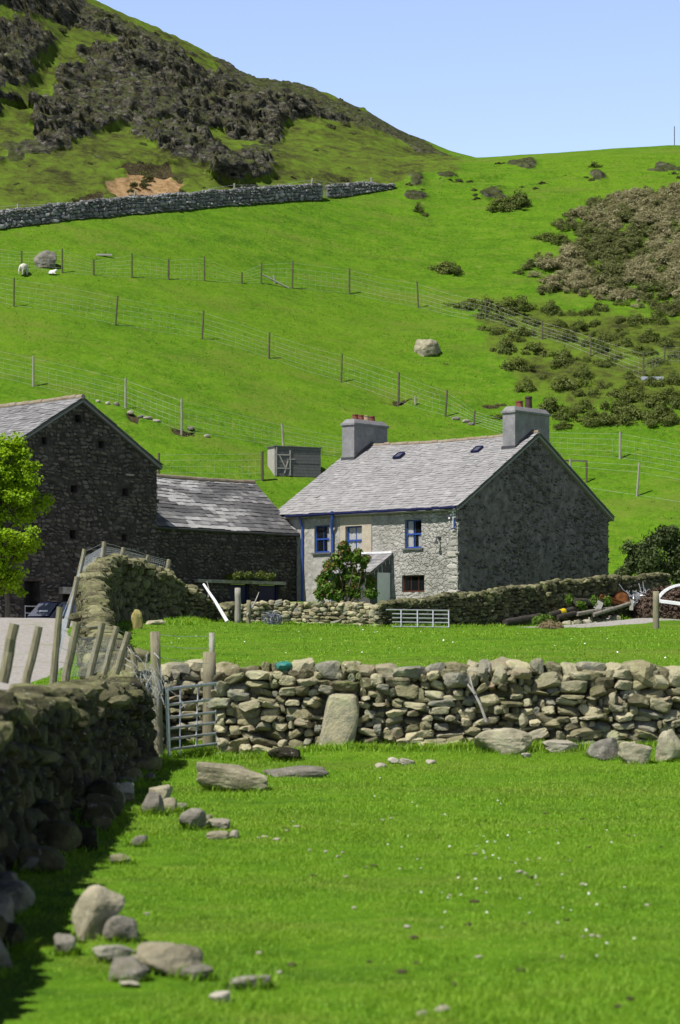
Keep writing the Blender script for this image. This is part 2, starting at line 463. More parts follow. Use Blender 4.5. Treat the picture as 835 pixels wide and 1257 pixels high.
def stone_mat(name, cols, lichen=(.30, .31, .17), moss=(.07, .09, .02), lic=.5, mos=.35, sc=1.0, bump=.6, use_tint=True, spread=.5):
    n = NT(name); p = n.pos()
    r = n.attr('tint') if use_tint else n.island()
    base = n.ramp(n.mix(spread, r, n.noise(p, 5 * sc, 5, .7)), cols)
    base = n.mix(n.math('MULTIPLY', n.smooth(.5, .68, n.noise(p, 3.1 * sc, 6, .75)), lic), base, lichen)
    base = n.mix(n.math('MULTIPLY', n.smooth(.56, .7, n.noise(p, 1.3 * sc, 6, .7)), mos), base, moss)
    base = n.mix(n.math('MULTIPLY', n.smooth(.64, .72, n.noise(p, 14 * sc, 3, .6)), .5), base, (.42, .42, .36))
    n.col(base); n.rough(.92); n.b.inputs['Specular IOR Level'].default_value = .2
    n.bump(n.math('ADD', n.noise(p, 22 * sc, 6, .7), n.math('MULTIPLY', n.noise(p, 6 * sc, 4, .7), 1.5)), bump, .02 / sc)
    return n.m
MAT['field_wall'] = stone_mat('field_wall_stone', [(.06, (.035, .030, .022)), (.22, (.15, .135, .078)), (.38, (.27, .245, .14)), (.5, (.18, .178, .15)), (.64, (.43, .385, .24)), (.8, (.29, .27, .18)), (.93, (.24, .15, .10))], lichen=(.36, .38, .21), moss=(.09, .115, .020), lic=.6, mos=.8, spread=.3, bump=.9)
MAT['mossy_wall'] = stone_mat('mossy_wall_stone', [(.1, (.010, .009, .007)), (.45, (.032, .029, .018)), (.75, (.080, .073, .042)), (.93, (.17, .158, .10))], lichen=(.14, .15, .055), moss=(.045, .06, .010), lic=.4, mos=.7)  # mossy stone, darkened so the shade on the near wall is in the colour
MAT['bank_wall'] = stone_mat('bank_wall_stone', [(.1, (.04, .036, .024)), (.4, (.115, .108, .058)), (.7, (.20, .19, .105)), (.9, (.33, .31, .19))], lichen=(.26, .29, .10), moss=(.095, .125, .02), lic=.55, mos=.7, bump=.9)  # paler mossy copy: sunlight on coping tops put into the colour
MAT['near_cope'] = stone_mat('near_cope_stone', [(.1, (.022, .020, .013)), (.4, (.070, .066, .036)), (.7, (.14, .132, .072)), (.9, (.29, .27, .165))], lichen=(.21, .23, .08), moss=(.070, .095, .014), lic=.5, mos=.85, bump=.9)  # middle copy: paints sunlit near coping and the shaded faces of other walls
MAT['far_wall'] = stone_mat('far_wall_stone', [(.1, (.07, .07, .078)), (.5, (.18, .178, .186)), (.9, (.36, .36, .36))], lichen=(.33, .33, .30), moss=(.07, .08, .04), lic=.35, mos=.3)
MAT['barn_stone'] = stone_mat('barn_stone', [(.1, (.026, .023, .022)), (.5, (.092, .080, .070)), (.9, (.205, .182, .162))], lichen=(.15, .14, .12), moss=(.040, .040, .018), lic=.4, mos=.3)
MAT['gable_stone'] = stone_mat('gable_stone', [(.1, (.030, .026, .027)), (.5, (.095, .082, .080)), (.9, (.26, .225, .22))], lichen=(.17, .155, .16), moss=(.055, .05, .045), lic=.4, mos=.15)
MAT['boulder'] = stone_mat('boulder_stone', [(.2, (.09, .08, .055)), (.5, (.27, .245, .17)), (.8, (.46, .42, .31))], lichen=(.42, .43, .27), moss=(.15, .165, .04), lic=.65, mos=.55, sc=.9, spread=.8)
MAT['grey_boulder'] = stone_mat('grey_boulder_stone', [(.2, (.06, .055, .048)), (.5, (.18, .168, .14)), (.8, (.34, .315, .265))], lichen=(.37, .365, .29), moss=(.12, .13, .045), lic=.55, mos=.4, sc=.9, spread=.8)
MAT['pale_stone'] = stone_mat('pale_stone', [(.1, (.20, .18, .14)), (.5, (.34, .31, .25)), (.9, (.46, .43, .37))], lic=.3, mos=.1)
MAT['yellow_stone'] = stone_mat('yellow_lichen_stone', [(.1, (.22, .19, .07)), (.5, (.36, .32, .12)), (.9, (.44, .40, .18))], lichen=(.46, .42, .14), moss=(.2, .2, .05), lic=.6, mos=.2)

def mortar_mat(name, cols, vs=3.2, dark=(.05, .05, .05)):
    n = NT(name); p = n.pos()
    c = n.ramp(n.noise(p, 2.2, 7, .72), cols)
    c = n.mix(n.smooth(.56, .66, n.noise(p, 9, 4, .7)), c, n.mix(.6, c, dark))
    n.col(c); n.rough(.95); n.b.inputs['Specular IOR Level'].default_value = .1
    n.bump(n.noise(p, 16, 6, .75), .8, .03)
    return n.m
MAT['barn_mortar'] = mortar_mat('barn_mortar', [(.3, (.022, .019, .018)), (.5, (.050, .044, .040)), (.7, (.10, .088, .08))], dark=(.02, .02, .02))
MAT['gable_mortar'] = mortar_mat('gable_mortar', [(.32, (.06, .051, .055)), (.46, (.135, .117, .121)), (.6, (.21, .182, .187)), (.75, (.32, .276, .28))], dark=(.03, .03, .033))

def front_mat():
    n = NT('front_roughcast'); p = n.pos()
    base = n.ramp(n.mix(.4, n.noise(p, 2.6, 8, .78), n.noise(n.scl(p, (1, 1, .7)), .7, 5, .7)), [(.30, (.13, .122, .108)), (.43, (.29, .278, .255)), (.56, (.42, .405, .38)), (.8, (.58, .565, .54))])
    vd = n.vor(n.n('ShaderNodeVectorMath', _operation='ADD', i0=n.scl(p, (1, 1, 1.7)), i1=n.scl(n.n('ShaderNodeTexNoise', Vector=p, Scale=3.0, Detail=3).outputs['Color'], (.7, .7, .7))).outputs[0], 2.6, 'DISTANCE_TO_EDGE')
    st = n.attr('stone')
    grout = n.math('MULTIPLY', n.smooth(.09, .0, vd), n.math('MULTIPLY', n.smooth(.35, .65, n.math('ADD', st, n.math('MULTIPLY', n.math('SUBTRACT', n.noise(p, 1.1, 5, .7), .5), 1.9))), .36))
    base = n.mix(grout, base, (.15, .135, .11))
    base = n.mix(n.math('MULTIPLY', n.smooth(.57, .65, n.noise(n.scl(p, (1, 1, 1.5)), 5, 6, .8)), .75), base, (.13, .115, .09))
    base = n.mix(n.math('MULTIPLY', n.smooth(.62, .8, n.noise(n.scl(p, (1.6, 1.6, .35)), 1.6, 5, .7)), .5), base, (.20, .19, .16))
    n.col(base); n.rough(.95); n.b.inputs['Specular IOR Level'].default_value = .1
    h = n.math('ADD', n.noise(p, 9, 7, .75), n.math('MULTIPLY', n.math('MULTIPLY', n.smooth(0, .16, vd), st), 1.2))
    n.bump(h, .9, .05)
    return n.m
MAT['front'] = front_mat()
MAT['render'] = mortar_mat('chimney_render', [(.25, (.145, .142, .148)), (.5, (.225, .22, .226)), (.75, (.31, .305, .31))], dark=(.16, .16, .16))
MAT['surround'] = mortar_mat('buff_render', [(.25, (.34, .29, .22)), (.5, (.44, .38, .30)), (.75, (.52, .47, .39))], dark=(.3, .27, .22))

def slate_mat(name, cols, lich=(.42, .42, .40), lf=.35, rust=None, rf=0.0):
    n = NT(name); p = n.pos()
    t = n.attr('tint')
    c = n.ramp(n.mix(.3, t, n.noise(p, 4, 6, .75)), cols)
    c = n.mix(n.math('MULTIPLY', n.smooth(.55, .7, n.noise(p, 3.5, 7, .8)), lf), c, lich)
    c = n.mix(n.math('MULTIPLY', n.smooth(.58, .75, n.noise(n.scl(p, (2.2, 2.2, .6)), .8, 5, .7)), .4), c, tuple(x * .5 for x in cols[1][1]))
    if rust: c = n.mix(n.math('MULTIPLY', n.smooth(.66, .72, n.noise(p, 2.8, 5, .7)), rf), c, rust)
    n.col(c); n.rough(n.ramp(n.noise(p, 5, 3), [(.3, .55), (.7, .8)])); n.b.inputs['Specular IOR Level'].default_value = .35
    n.bump(n.noise(p, 18, 5, .7), .4, .012)
    return n.m
MAT['slate'] = slate_mat('house_slate', [(.05, (.20, .195, .196)), (.35, (.25, .244, .245)), (.65, (.285, .278, .279)), (.95, (.36, .352, .352))], lich=(.44, .43, .415), lf=.4)
MAT['slate_patchy'] = slate_mat('outbuilding_slate', [(.08, (.075, .074, .078)), (.42, (.115, .112, .114)), (.60, (.185, .18, .18)), (.76, (.33, .322, .318)), (.95, (.47, .46, .45))], lich=(.46, .46, .44), lf=.3, rust=(.30, .22, .07), rf=.7)
MAT['slate_barn'] = slate_mat('barn_slate', [(.05, (.13, .128, .134)), (.5, (.205, .20, .205)), (.95, (.30, .295, .30))], lf=.35)
MAT['ridge'] = mortar_mat('ridge_tile', [(.25, (.17, .125, .085)), (.5, (.25, .20, .145)), (.75, (.33, .31, .27))], dark=(.3, .28, .22))
MAT['flash'] = plain('lead_flashing', (.055, .057, .062), .6)
MAT['pot'] = plain('clay_pot', (.20, .06, .042), .75, var=.25)
MAT['pot_dark'] = plain('sooty_pot', (.06, .035, .03), .7, var=.25)
MAT['pot_buff'] = plain('buff_pot', (.38, .27, .19), .75)
MAT['blue'] = plain('blue_paint', (.026, .075, .33), .4, var=.12, bump=.04, spec=.5)
MAT['dkblue'] = plain('dark_blue_paint', (.008, .012, .065), .45, var=.2, bump=.05)
MAT['brownpaint'] = plain('brown_paint', (.085, .027, .014), .5, var=.2)
MAT['lintel'] = plain('pale_lintel', (.36, .34, .30), .9, var=.25, scale=4)
MAT['sill'] = plain('slate_sill', (.11, .11, .105), .8)
MAT['porchside'] = plain('dark_boarding', (.085, .083, .088), .75, var=.25, scale=9)
MAT['white'] = plain('white_paint', (.74, .75, .76), .5, var=.05)
MAT['curtain'] = plain('white_curtain', (.80, .80, .80), .9, var=.06)
MAT['dark_room'] = plain('dark_interior', (.02, .018, .017), .9)
def glass_mat():
    n = NT('window_glass'); n.col((.03, .035, .04)); n.rough(.06); n.b.inputs['Specular IOR Level'].default_value = .9
    g = n.n('ShaderNodeBsdfTransparent'); mx = n.n('ShaderNodeMixShader', i0=.82, i1=n.b.outputs[0], i2=g.outputs[0])
    n.t.links.new(mx.outputs[0], n.out.inputs[0]); return n.m
MAT['glass'] = glass_mat()
def wood_mat(name, cols, moss=(.17, .17, .06), mf=.4):
    n = NT(name); p = n.pos(); q = n.scl(p, (1, 1, .12))
    c = n.ramp(n.noise(q, 26, 5, .7), cols)
    c = n.mix(n.math('MULTIPLY', n.smooth(.5, .7, n.noise(p, 4, 5, .7)), mf), c, moss)
    n.col(c); n.rough(.9); n.bump(n.noise(q, 40, 5, .7), .6, .01); return n.m
MAT['post'] = wood_mat('weathered_post', [(.25, (.11, .095, .065)), (.5, (.21, .19, .125)), (.8, (.32, .295, .205))])
MAT['post_grey'] = wood_mat('grey_post', [(.25, (.17, .155, .13)), (.5, (.28, .265, .225)), (.8, (.40, .38, .33))], mf=.15)
MAT['post_dark'] = wood_mat('dark_post', [(.25, (.05, .048, .03)), (.5, (.095, .09, .055)), (.8, (.15, .14, .095))], mf=.3)
MAT['boards'] = wood_mat('grey_boards', [(.2, (.055, .053, .055)), (.5, (.125, .122, .122)), (.85, (.23, .225, .215))], mf=.1)
MAT['pale_boards'] = wood_mat('pale_boards', [(.2, (.24, .23, .20)), (.5, (.36, .34, .31)), (.85, (.47, .45, .42))], mf=.15)
MAT['log'] = plain('dark_log', (.055, .045, .038), .85, var=.3, scale=9, bump=.5)
MAT['log_grey'] = plain('grey_log', (.25, .225, .185), .85, var=.3, scale=9, bump=.5)
MAT['galv'] = plain('galvanised_steel', (.56, .57, .60), .45, .6, var=.12, scale=8, bump=.05, spec=.5)
MAT['wire'] = plain('fence_wire', (.50, .52, .54), .5, .2, var=.1, bump=0)
MAT['rust'] = plain('rusty_sheet', (.24, .085, .025), .85, var=.4, scale=5)
MAT['rustpile'] = plain('red_brown_bracken', (.10, .066, .048), .95, var=.45, scale=7, bump=.8)
MAT['plastic_white'] = plain('white_plastic', (.80, .81, .82), .45, var=.06)
MAT['teal'] = plain('teal_plastic', (.03, .19, .16), .6)
MAT['yellow'] = plain('yellow_end', (.75, .55, .01), .6)
MAT['bluegrey'] = plain('blue_grey_wire', (.19, .21, .26), .5, .3)
MAT['carpaint'] = plain('navy_paint', (.012, .016, .050), .25, var=.1, bump=0, spec=.6)
MAT['tyre'] = plain('tyre_rubber', (.02, .02, .02), .85)
MAT['carglass'] = plain('car_glass', (.10, .105, .13), .08, var=.1, bump=0, spec=.9)
MAT['fleece'] = plain('fleece', (.62, .59, .50), .95, var=.2, scale=14, bump=.9)
MAT['lambwool'] = plain('lamb_fleece', (.85, .83, .78), .95, var=.08, scale=14, bump=.8)
MAT['dark_face'] = plain('sheep_skin', (.10, .085, .07), .8)
MAT['bark'] = wood_mat('bark', [(.25, (.05, .042, .03)), (.5, (.10, .085, .062)), (.8, (.17, .15, .115))], mf=.4)
MAT['twig'] = plain('dead_twig', (.36, .34, .31), .8, var=.2)

def leaf_mat(name, cols, trans=.4, tcol=None, rough=.55, shift=True):
    n = NT(name); t = n.attr('tint'); c = n.ramp(t, cols)
    c = n.mix(.35, c, n.ramp(n.island(), cols)) if shift else c
    n.col(c); n.rough(rough)
    tr = n.n('ShaderNodeBsdfTranslucent', Color=c if tcol is None else n.mix(.5, c, tcol))
    mx = n.n('ShaderNodeMixShader', i0=trans, i1=n.b.outputs[0], i2=tr.outputs[0])
    n.t.links.new(mx.outputs[0], n.out.inputs[0]); return n.m
MAT['spring'] = leaf_mat('spring_leaves', [(.05, (.11, .20, .004)), (.5, (.24, .40, .007)), (.95, (.36, .50, .018))], .42, (.34, .54, .005))
MAT['gorse'] = leaf_mat('gorse_green', [(.05, (.05, .072, .012)), (.4, (.10, .14, .022)), (.7, (.16, .20, .036)), (.97, (.27, .27, .10))], .35)
MAT['gorse_brown'] = leaf_mat('gorse_brown', [(.03, (.075, .10, .016)), (.28, (.15, .185, .038)), (.40, (.19, .18, .085)), (.7, (.345, .315, .165)), (.97, (.58, .53, .34))], .35)
MAT['shrub'] = leaf_mat('shrub_leaves', [(.05, (.035, .080, .008)), (.45, (.095, .185, .016)), (.72, (.18, .28, .035)), (.84, (.22, .14, .045)), (.97, (.26, .085, .04))], .3, shift=False)
MAT['darkbush'] = leaf_mat('dark_bush_leaves', [(.05, (.03, .046, .014)), (.5, (.068, .10, .026)), (.95, (.15, .18, .07))], .25)
MAT['fern'] = leaf_mat('bank_plants', [(.05, (.06, .12, .01)), (.5, (.12, .22, .02)), (.95, (.2, .3, .05))], .3)
MAT['drygrass'] = leaf_mat('dry_stalks', [(.05, (.22, .17, .09)), (.5, (.36, .28, .16)), (.95, (.45, .33, .22))], .2)
MAT['daisy'] = plain('daisy_white', (.8, .8, .76), .8, var=.05, bump=0)
MAT['heather'] = leaf_mat('heather', [(.05, (.03, .038, .010)), (.5, (.07, .08, .02)), (.95, (.14, .14, .05))], .2)
# ------------------------------------------------------------------ ground sheet
def skyfix(u, v):
    return ground(u, v)[:2]
def poly_xy(px): return np.array([skyfix(u, v) for u, v in px])
def sdist(P, poly, ys=.4):
    """signed distance (inside positive) to a polygon, y squeezed"""
    s = np.array([1, ys]); p = P * s; q = poly * s
    d = np.full(len(p), 1e9); ins = np.zeros(len(p), bool)
    for i in range(len(q)):
        a = q[i]; b = q[(i + 1) % len(q)]; ab = b - a
        t = np.clip(((p - a) @ ab) / (ab @ ab + 1e-9), 0, 1)
        d = np.minimum(d, np.linalg.norm(p - a - t[:, None] * ab, axis=1))
        c = ((a[1] > p[:, 1]) != (b[1] > p[:, 1])) & (p[:, 0] < (b[0] - a[0]) * (p[:, 1] - a[1]) / (b[1] - a[1] + 1e-12) + a[0])
        ins ^= c
    return np.where(ins, d, -d)
CRAGS = [
    [(45, 168), (52, 130), (75, 100), (105, 72), (150, 50), (215, 55), (238, 84), (262, 96), (300, 92), (338, 100), (350, 125), (335, 150), (300, 165), (250, 160), (220, 155), (180, 150), (140, 162), (100, 174), (60, 180)],
    [(262, 100), (300, 92), (345, 100), (398, 118), (432, 140), (425, 152), (370, 146), (345, 160), (320, 178), (275, 170)],
    [(-40, -10), (110, 4), (165, 28), (225, 62), (300, 96), (300, 100), (210, 62), (150, 46), (100, 36), (60, 22), (0, 8), (-40, -2)],
    [(-40, 20), (0, 24), (40, 32), (64, 48), (58, 72), (48, 92), (30, 108), (0, 112), (-40, 112)],
    [(-30, 112), (18, 118), (24, 132), (0, 142), (-30, 142)],
    [(160, 168), (200, 155), (240, 165), (270, 186), (326, 186), (336, 204), (300, 213), (250, 204), (200, 190)],
    [(400, 114), (428, 122), (445, 136), (480, 152), (530, 182), (552, 192), (510, 184), (470, 164), (436, 154), (415, 135)],
    [(612, 206), (626, 198), (648, 197), (656, 202), (640, 206)], [(722, 215), (733, 211), (738, 216), (730, 219)],
    [(798, 210), (812, 205), (840, 206), (840, 213), (810, 214)], [(594, 237), (606, 233), (612, 239), (600, 242)],
    [(498, 222), (512, 217), (524, 222), (510, 226)], [(503, 239), (516, 238), (518, 241), (506, 243)], [(538, 214), (556, 211), (560, 218), (544, 220)],
    [(820, 226), (850, 220), (850, 246), (824, 244)], [(240, 214), (285, 210), (330, 216), (320, 228), (270, 226)],
]
SAND = [[(136, 224), (160, 213), (204, 214), (216, 234), (186, 240), (150, 236)]]
SOIL_SHADE = [[(238, 488), (265, 490), (262, 500), (240, 498)], [(466, 492), (498, 489), (500, 492), (470, 495)], [(155, 505), (170, 510), (172, 520), (158, 516)],
        [(207, 520), (240, 528), (240, 534), (210, 530)], [(588, 497), (622, 494), (622, 497), (590, 500)], [(130, 212), (160, 200), (206, 205), (222, 222), (205, 214), (160, 209)], [(520, 442), (570, 440), (568, 448), (525, 449)],  # crescent over the scrape and strip below the boulder paint in their shade
        [(60, 262), (100, 240), (125, 236), (128, 250), (80, 262)]]
ROUGH = [[(585, 378), (640, 372), (840, 392), (860, 500), (700, 495), (640, 470), (600, 425)], [(640, 400), (700, 395), (840, 410), (860, 490), (720, 486), (680, 450)]]
LANE = np.array([(-8.6, 44), (-7.6, 52), (-8.4, 62), (-9.6, 72), (-10.4, 82), (-11.0, 92), (-12, 104), (-15, 118.)])
def track_d(x, y):
    a, b = np.array([9.0, 97.]), np.array([16.5, 101.]); ab = b - a; pp = np.stack([x, y], 1)
    t = np.clip(((pp - a) @ ab) / (ab @ ab), 0, 1.4)
    return np.linalg.norm((pp - a - t[:, None] * ab) * .8, axis=1) + .5 * fbm(np.stack([x, y, y * 0], 1) * .8, 3, 19)
def build_ground():
    th = np.concatenate([np.radians(np.linspace(-180, -11, 50)), np.radians(np.arange(-10.8, 10.81, .043)), np.radians(np.linspace(11, 180, 50))])[:-1]
    r = np.concatenate([np.arange(1, 8, .5), np.arange(8, 60, .3), np.arange(60, 125, .5), np.arange(125, 185, .4), np.arange(185, 275, .24), np.arange(275, 330, 1.), np.geomspace(332, 2600, 34)])
    nr, nt = len(r), len(th)
    R, T = np.meshgrid(r, th, indexing='ij')
    x = (R * np.sin(T)).ravel(); y = (R * np.cos(T)).ravel()
    z = H(x, y)
    V = np.stack([x, y, z], 1)
    N = len(V)
    att = {k: np.zeros(N) for k in ('rock', 'sand', 'soil_shade', 'gravel', 'rough_pasture')}
    vis = np.abs(T.ravel()) < .2
    def paint(key, polys, lo, hi, y0, y1, soft=1.0, ys=.4, wobble=.8):
        idx = np.where(vis & (y > y0) & (y < y1))[0]
        for pl in polys:
            pq = poly_xy(pl)
            b0 = pq.min(0) - 6; b1 = pq.max(0) + 6
            j = idx[(x[idx] > b0[0]) & (x[idx] < b1[0]) & (y[idx] > b0[1]) & (y[idx] < b1[1])]
            if not len(j): continue
            wob = fbm(np.stack([x[j] * .35, y[j] * .25, z[j] * .35], 1), 5, 77) * wobble
            sd = sdist(np.stack([x[j], y[j]], 1), pq, ys) / soft + wob
            att[key][j] = np.maximum(att[key][j], sst(lo, hi, sd))
    paint('rock', CRAGS, -.5, .6, 150, 300, .8, .4, 1.9)
    paint('sand', SAND, -.5, .6, 140, 260, .8, .4, 2.0)
    paint('soil_shade', SOIL_SHADE, .0, .7, 120, 260, .4, .5, 1.6)
    paint('rough_pasture', ROUGH, -1.2, 1.2, 130, 300, 1.6)
    hw = np.array([ground(u_, v_) for u_, v_ in [(-60, 287), (0, 281), (60, 273), (150, 263), (230, 257), (310, 250), (392, 245), (482, 230), (520, 215)]])
    above = sst(-.5, 2.5, y - np.interp(x, hw[:, 0], hw[:, 1])) * sst(13, 8, x + 1.5 * fbm(np.stack([x * .1, y * .1, 0 * x], 1), 2, 4)) * (y < 420)
    att['rough_pasture'] = np.maximum(att['rough_pasture'], above)
    # scattered outcrops over the crag hill
    m = np.where(vis & (y > 178) & (y < 285) & (x < 16))[0]
    pr = np.stack([x[m] * .16, y[m] * .10, z[m] * .16], 1)
    up = sst(8, 26, z[m] - (4.3 + .5 * (y[m] - toe(x[m])) - 14))
    sc = sst(.30, .45, fbm(pr, 4, 5) + .25 * fbm(pr * 4, 3, 6)) * att['rough_pasture'][m]
    veg = sst(.02, .30, fbm(np.stack([x[m] * .11, y[m] * .07, z[m] * .14], 1), 4, 55))
    att['rock'][m] *= 1 - .3 * veg
    crag_only = att['rock'].copy()
    att['rock'][m] = np.maximum(att['rock'][m], sc * .85)
    # crag relief: broken faces pushed out of the slope
    j = np.where(att['rock'] > .02)[0]
    p = V[j] * np.array([1, .75, 1.0]); M = .30 * att['rock'][j] + .70 * crag_only[j]
    rot = np.array([[.95, .1, .28], [-.1, 1, 0], [-.28, 0, .95]])
    q = p @ rot.T
    f1, f2, idr, tl = voro(q * np.array([.36, .32, .26]), 3)
    g1, g2, ig, tg = voro(q * np.array([1.15, 1.0, .8]) + 5, 13)
    h1, h2, ih, tt = voro(q * np.array([2.6, 2.3, 1.9]) + 9, 33)
    A = .9 + 2.6 * (ridged(q * .09, 3, 41) - .62) * 2 + 1.2 * (idr - .4) + 1.6 * tl + .95 * (ig - .5) + 1.35 * tg + .42 * (ih - .5) + .5 * tt + .35 * fbm(q * 1.6, 4, 51)
    A = A - .5 * sst(.12, .0, f2 - f1) - .2 * sst(.1, 0, g2 - g1)
    small = (1 - .75 * sst(-4, 3, x[j])) * (1 - .7 * sst(246, 262, y[j]))
    V[j] += (M * A * small)[:, None] * np.array([-.05, -.78, .42])
    # sand scrape: scooped face ; soil banks: small step
    V[:, 2] -= .5 * att['sand'] + .22 * att['soil_shade']
    # tussocks on the rough pasture
    j = np.where((att['rough_pasture'] > .05) & (att['rock'] < .3))[0]
    V[j, 2] += att['rough_pasture'][j] * (.35 * np.abs(fbm(V[j] * .6, 3, 61)) + .3 * (ridged(V[j] * .2, 3, 62) - .5))
    # lane and farm track
    j = np.where(vis & (y > 40) & (y < 122) & (x < -5.5))[0]
    dl = np.full(len(j), 99.)
    for i in range(len(LANE) - 1):
        a, b = LANE[i], LANE[i + 1]; ab = b - a; pp = np.stack([x[j], y[j]], 1)
        t = np.clip(((pp - a) @ ab) / (ab @ ab), 0, 1); dl = np.minimum(dl, np.linalg.norm(pp - a - t[:, None] * ab, axis=1))
    lane = sst(1.9, 1.2, dl + .2 * fbm(np.stack([x[j], y[j], y[j] * 0], 1) * .5, 3, 9))
    yd = sst(84, 88, y[j]) * sst(-6.6, -8.2, x[j])
    att['gravel'][j] = np.maximum(lane, yd)
    j = np.where(vis & (y > 80) & (y < 118) & (x > 6))[0]
    att['gravel'][j] = np.maximum(att['gravel'][j], sst(1.9, .8, track_d(x[j], y[j])) * .95)
    i, k = np.meshgrid(np.arange(nr - 1), np.arange(nt), indexing='ij')
    k2 = (k + 1) % nt
    Fq = np.stack([i * nt + k, (i + 1) * nt + k, (i + 1) * nt + k2, i * nt + k2], -1).reshape(-1, 4)[:, ::-1]
    V = np.concatenate([V, [[0, 0, H1(0, 0.)]]]);
    for kk in att: att[kk] = np.append(att[kk], 0)
    c = np.arange(nt); Ft = np.stack([np.full(nt, N), c, (c + 1) % nt], 1)[:, ::-1]
    o = mesh_obj('ground', V, [Fq, Ft], MAT['ground'], smooth=True, att=att)
    tag(o, 'green sheep pasture rising from the foreground field to the steep rocky hill', 'ground', kind='structure')
    return V, att
GV, GA = build_ground()

# ------------------------------------------------------------------ drystone walls
def px(u, v, d): p = ray(u, v, d); return (p[0], p[1], p[2])
def wall_thing(label, pts, group='drystone walls of the farm', **kw):
    p0 = np.mean(np.array(pts)[:, :2], axis=0)
    r = thing('drystone_wall', label, 'stone wall', (p0[0], p0[1], H1(*p0)), group)
    drystone(r, pts, **kw); return r
slab_c = ray(417, 890, 35.75)
fw = wall_thing('dry stone field wall of olive brown rubble with an upright slab, crossing the field beyond the gate',
    [px(276, 818, 36.4), px(350, 818, 36.2), px(420, 816, 36.1), px(500, 817, 36), px(600, 813, 36), px(700, 818, 36), px(760, 813, 36), px(835, 817, 36), px(930, 816, 36), px(1000, 816, 36), px(1300, 812, 36)],
    thick=.8, mat=MAT['field_wall'], course=.112, width=(.08, .40), level=3, tight=.98, inset=.05, jig=1.5, cope=(.14, .42, .18, .36), ragged=.03,
    skip=lambda q, c, sd: sd == 1 and abs(c[0] - slab_c[0]) < .26 and c[2] < slab_c[2] + .42)
b = MB(); S = rock_shape(4, np.random.default_rng(4), True, 5, (1.05, 1.3), 18)
b.add((S * np.array([.27, .17, .53])) @ euler(-.1, .12, .1).T + np.array([slab_c[0], 35.72, slab_c[2] - .02]), ICO[4][1], .62)
o = b.build('upright_slab', MAT['field_wall'], fw, smooth=False); tag(o, 'upright slab set in the wall face')
wall_thing('short length of dry stone wall seen behind the bars of the metal gate',
    [px(176, 818, 38.6), px(230, 816, 38.8), px(282, 818, 38.9)], thick=.7, mat=MAT['field_wall'], course=.14, width=(.14, .4), level=2, cope=(.14, .34, .18, .3))
nw = wall_thing('shaded dry stone wall running from the lower corner up to the gate post',
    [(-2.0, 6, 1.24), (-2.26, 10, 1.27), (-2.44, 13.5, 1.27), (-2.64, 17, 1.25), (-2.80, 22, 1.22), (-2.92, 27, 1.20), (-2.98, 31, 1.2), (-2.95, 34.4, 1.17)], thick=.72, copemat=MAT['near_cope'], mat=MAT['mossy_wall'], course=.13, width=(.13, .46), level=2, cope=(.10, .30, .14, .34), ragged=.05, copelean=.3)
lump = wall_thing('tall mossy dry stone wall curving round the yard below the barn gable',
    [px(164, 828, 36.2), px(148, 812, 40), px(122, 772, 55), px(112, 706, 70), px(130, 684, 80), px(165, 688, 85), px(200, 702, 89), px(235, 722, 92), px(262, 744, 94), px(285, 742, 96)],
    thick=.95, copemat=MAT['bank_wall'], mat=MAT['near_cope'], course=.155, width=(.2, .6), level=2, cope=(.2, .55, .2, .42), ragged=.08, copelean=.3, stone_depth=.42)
wall_thing('low sunlit dry stone garden wall below the flowering shrub',
    [px(290, 742, 97), px(330, 739, 97.4), px(380, 738, 97.4), px(430, 740, 96.8), px(462, 742, 96)], thick=.6, mat=MAT['field_wall'], course=.14, width=(.14, .42), level=2, cope=(.16, .4, .14, .26))
bdir = np.array([.661, .751])
def gw(t, u, v):
    xy = np.array([1.44, 96.]) + bdir * t; return (xy[0], xy[1], EYE + (HZ - v) / F * xy[1])
wall_thing('long shaded dry stone garden wall climbing past the gable of the farmhouse',
    [gw(.0, 462, 742), gw(2.5, 510, 733), gw(5.1, 560, 728), gw(9.3, 643, 719), gw(14, 715, 709), gw(20.5, 812, 704)], thick=.65, copemat=MAT['bank_wall'], mat=MAT['near_cope'], course=.13, width=(.14, .45), level=2, cope=(.2, .5, .14, .28))
hp = [ground(u, v) for u, v in [(-60, 287), (0, 281), (60, 273), (150, 263), (230, 257), (310, 250), (392, 245)]]
wall_thing('long grey dry stone wall crossing the hillside under the crag', [(p[0], p[1], p[2] + 1.3) for p in hp], thick=.7, mat=MAT['far_wall'], course=.2, width=(.22, .6), level=1, sides=(1,), cope=(.2, .5, .2, .35))
hp2 = [ground(u, v) for u, v in [(402, 242), (440, 238), (482, 230)]]
wall_thing('short grey end of hillside wall beyond the notch, sinking into the turf', [(p[0], p[1], p[2] + (1.0 if i < 2 else .3)) for i, p in enumerate(hp2)], thick=.7, mat=MAT['far_wall'], course=.2, width=(.22, .6), level=1, sides=(1,), cope=(.2, .5, .2, .35))

# ------------------------------------------------------------------ farm buildings share one frame: a = along the house front, b = along the gables
P0 = np.array([5.55, 114., 0.])
A_ = np.array([-.7507, .6606, 0.]); B_ = np.array([.6606, .7507, 0.]); Z_ = np.array([0, 0, 1.])
def W(s, t, z): return P0 + A_ * s + B_ * t + Z_ * z
def s_of(u, t=0.):
    k = (u - UC) / F; p = P0 + B_ * t; return (k * p[1] - p[0]) / (A_[0] - k * A_[1])
def t_of(u, s=0.):
    k = (u - UC) / F; p = P0 + A_ * s; return (k * p[1] - p[0]) / (B_[0] - k * B_[1])
def z_of(v, p): return EYE + (HZ - v) / F * p[1]
def front_sz(u, v, t=0.):
    s = s_of(u, t); return s, z_of(v, W(s, t, 0))
def gable_tz(u, v, s=0.):
    t = t_of(u, s); return t, z_of(v, W(s, t, 0))

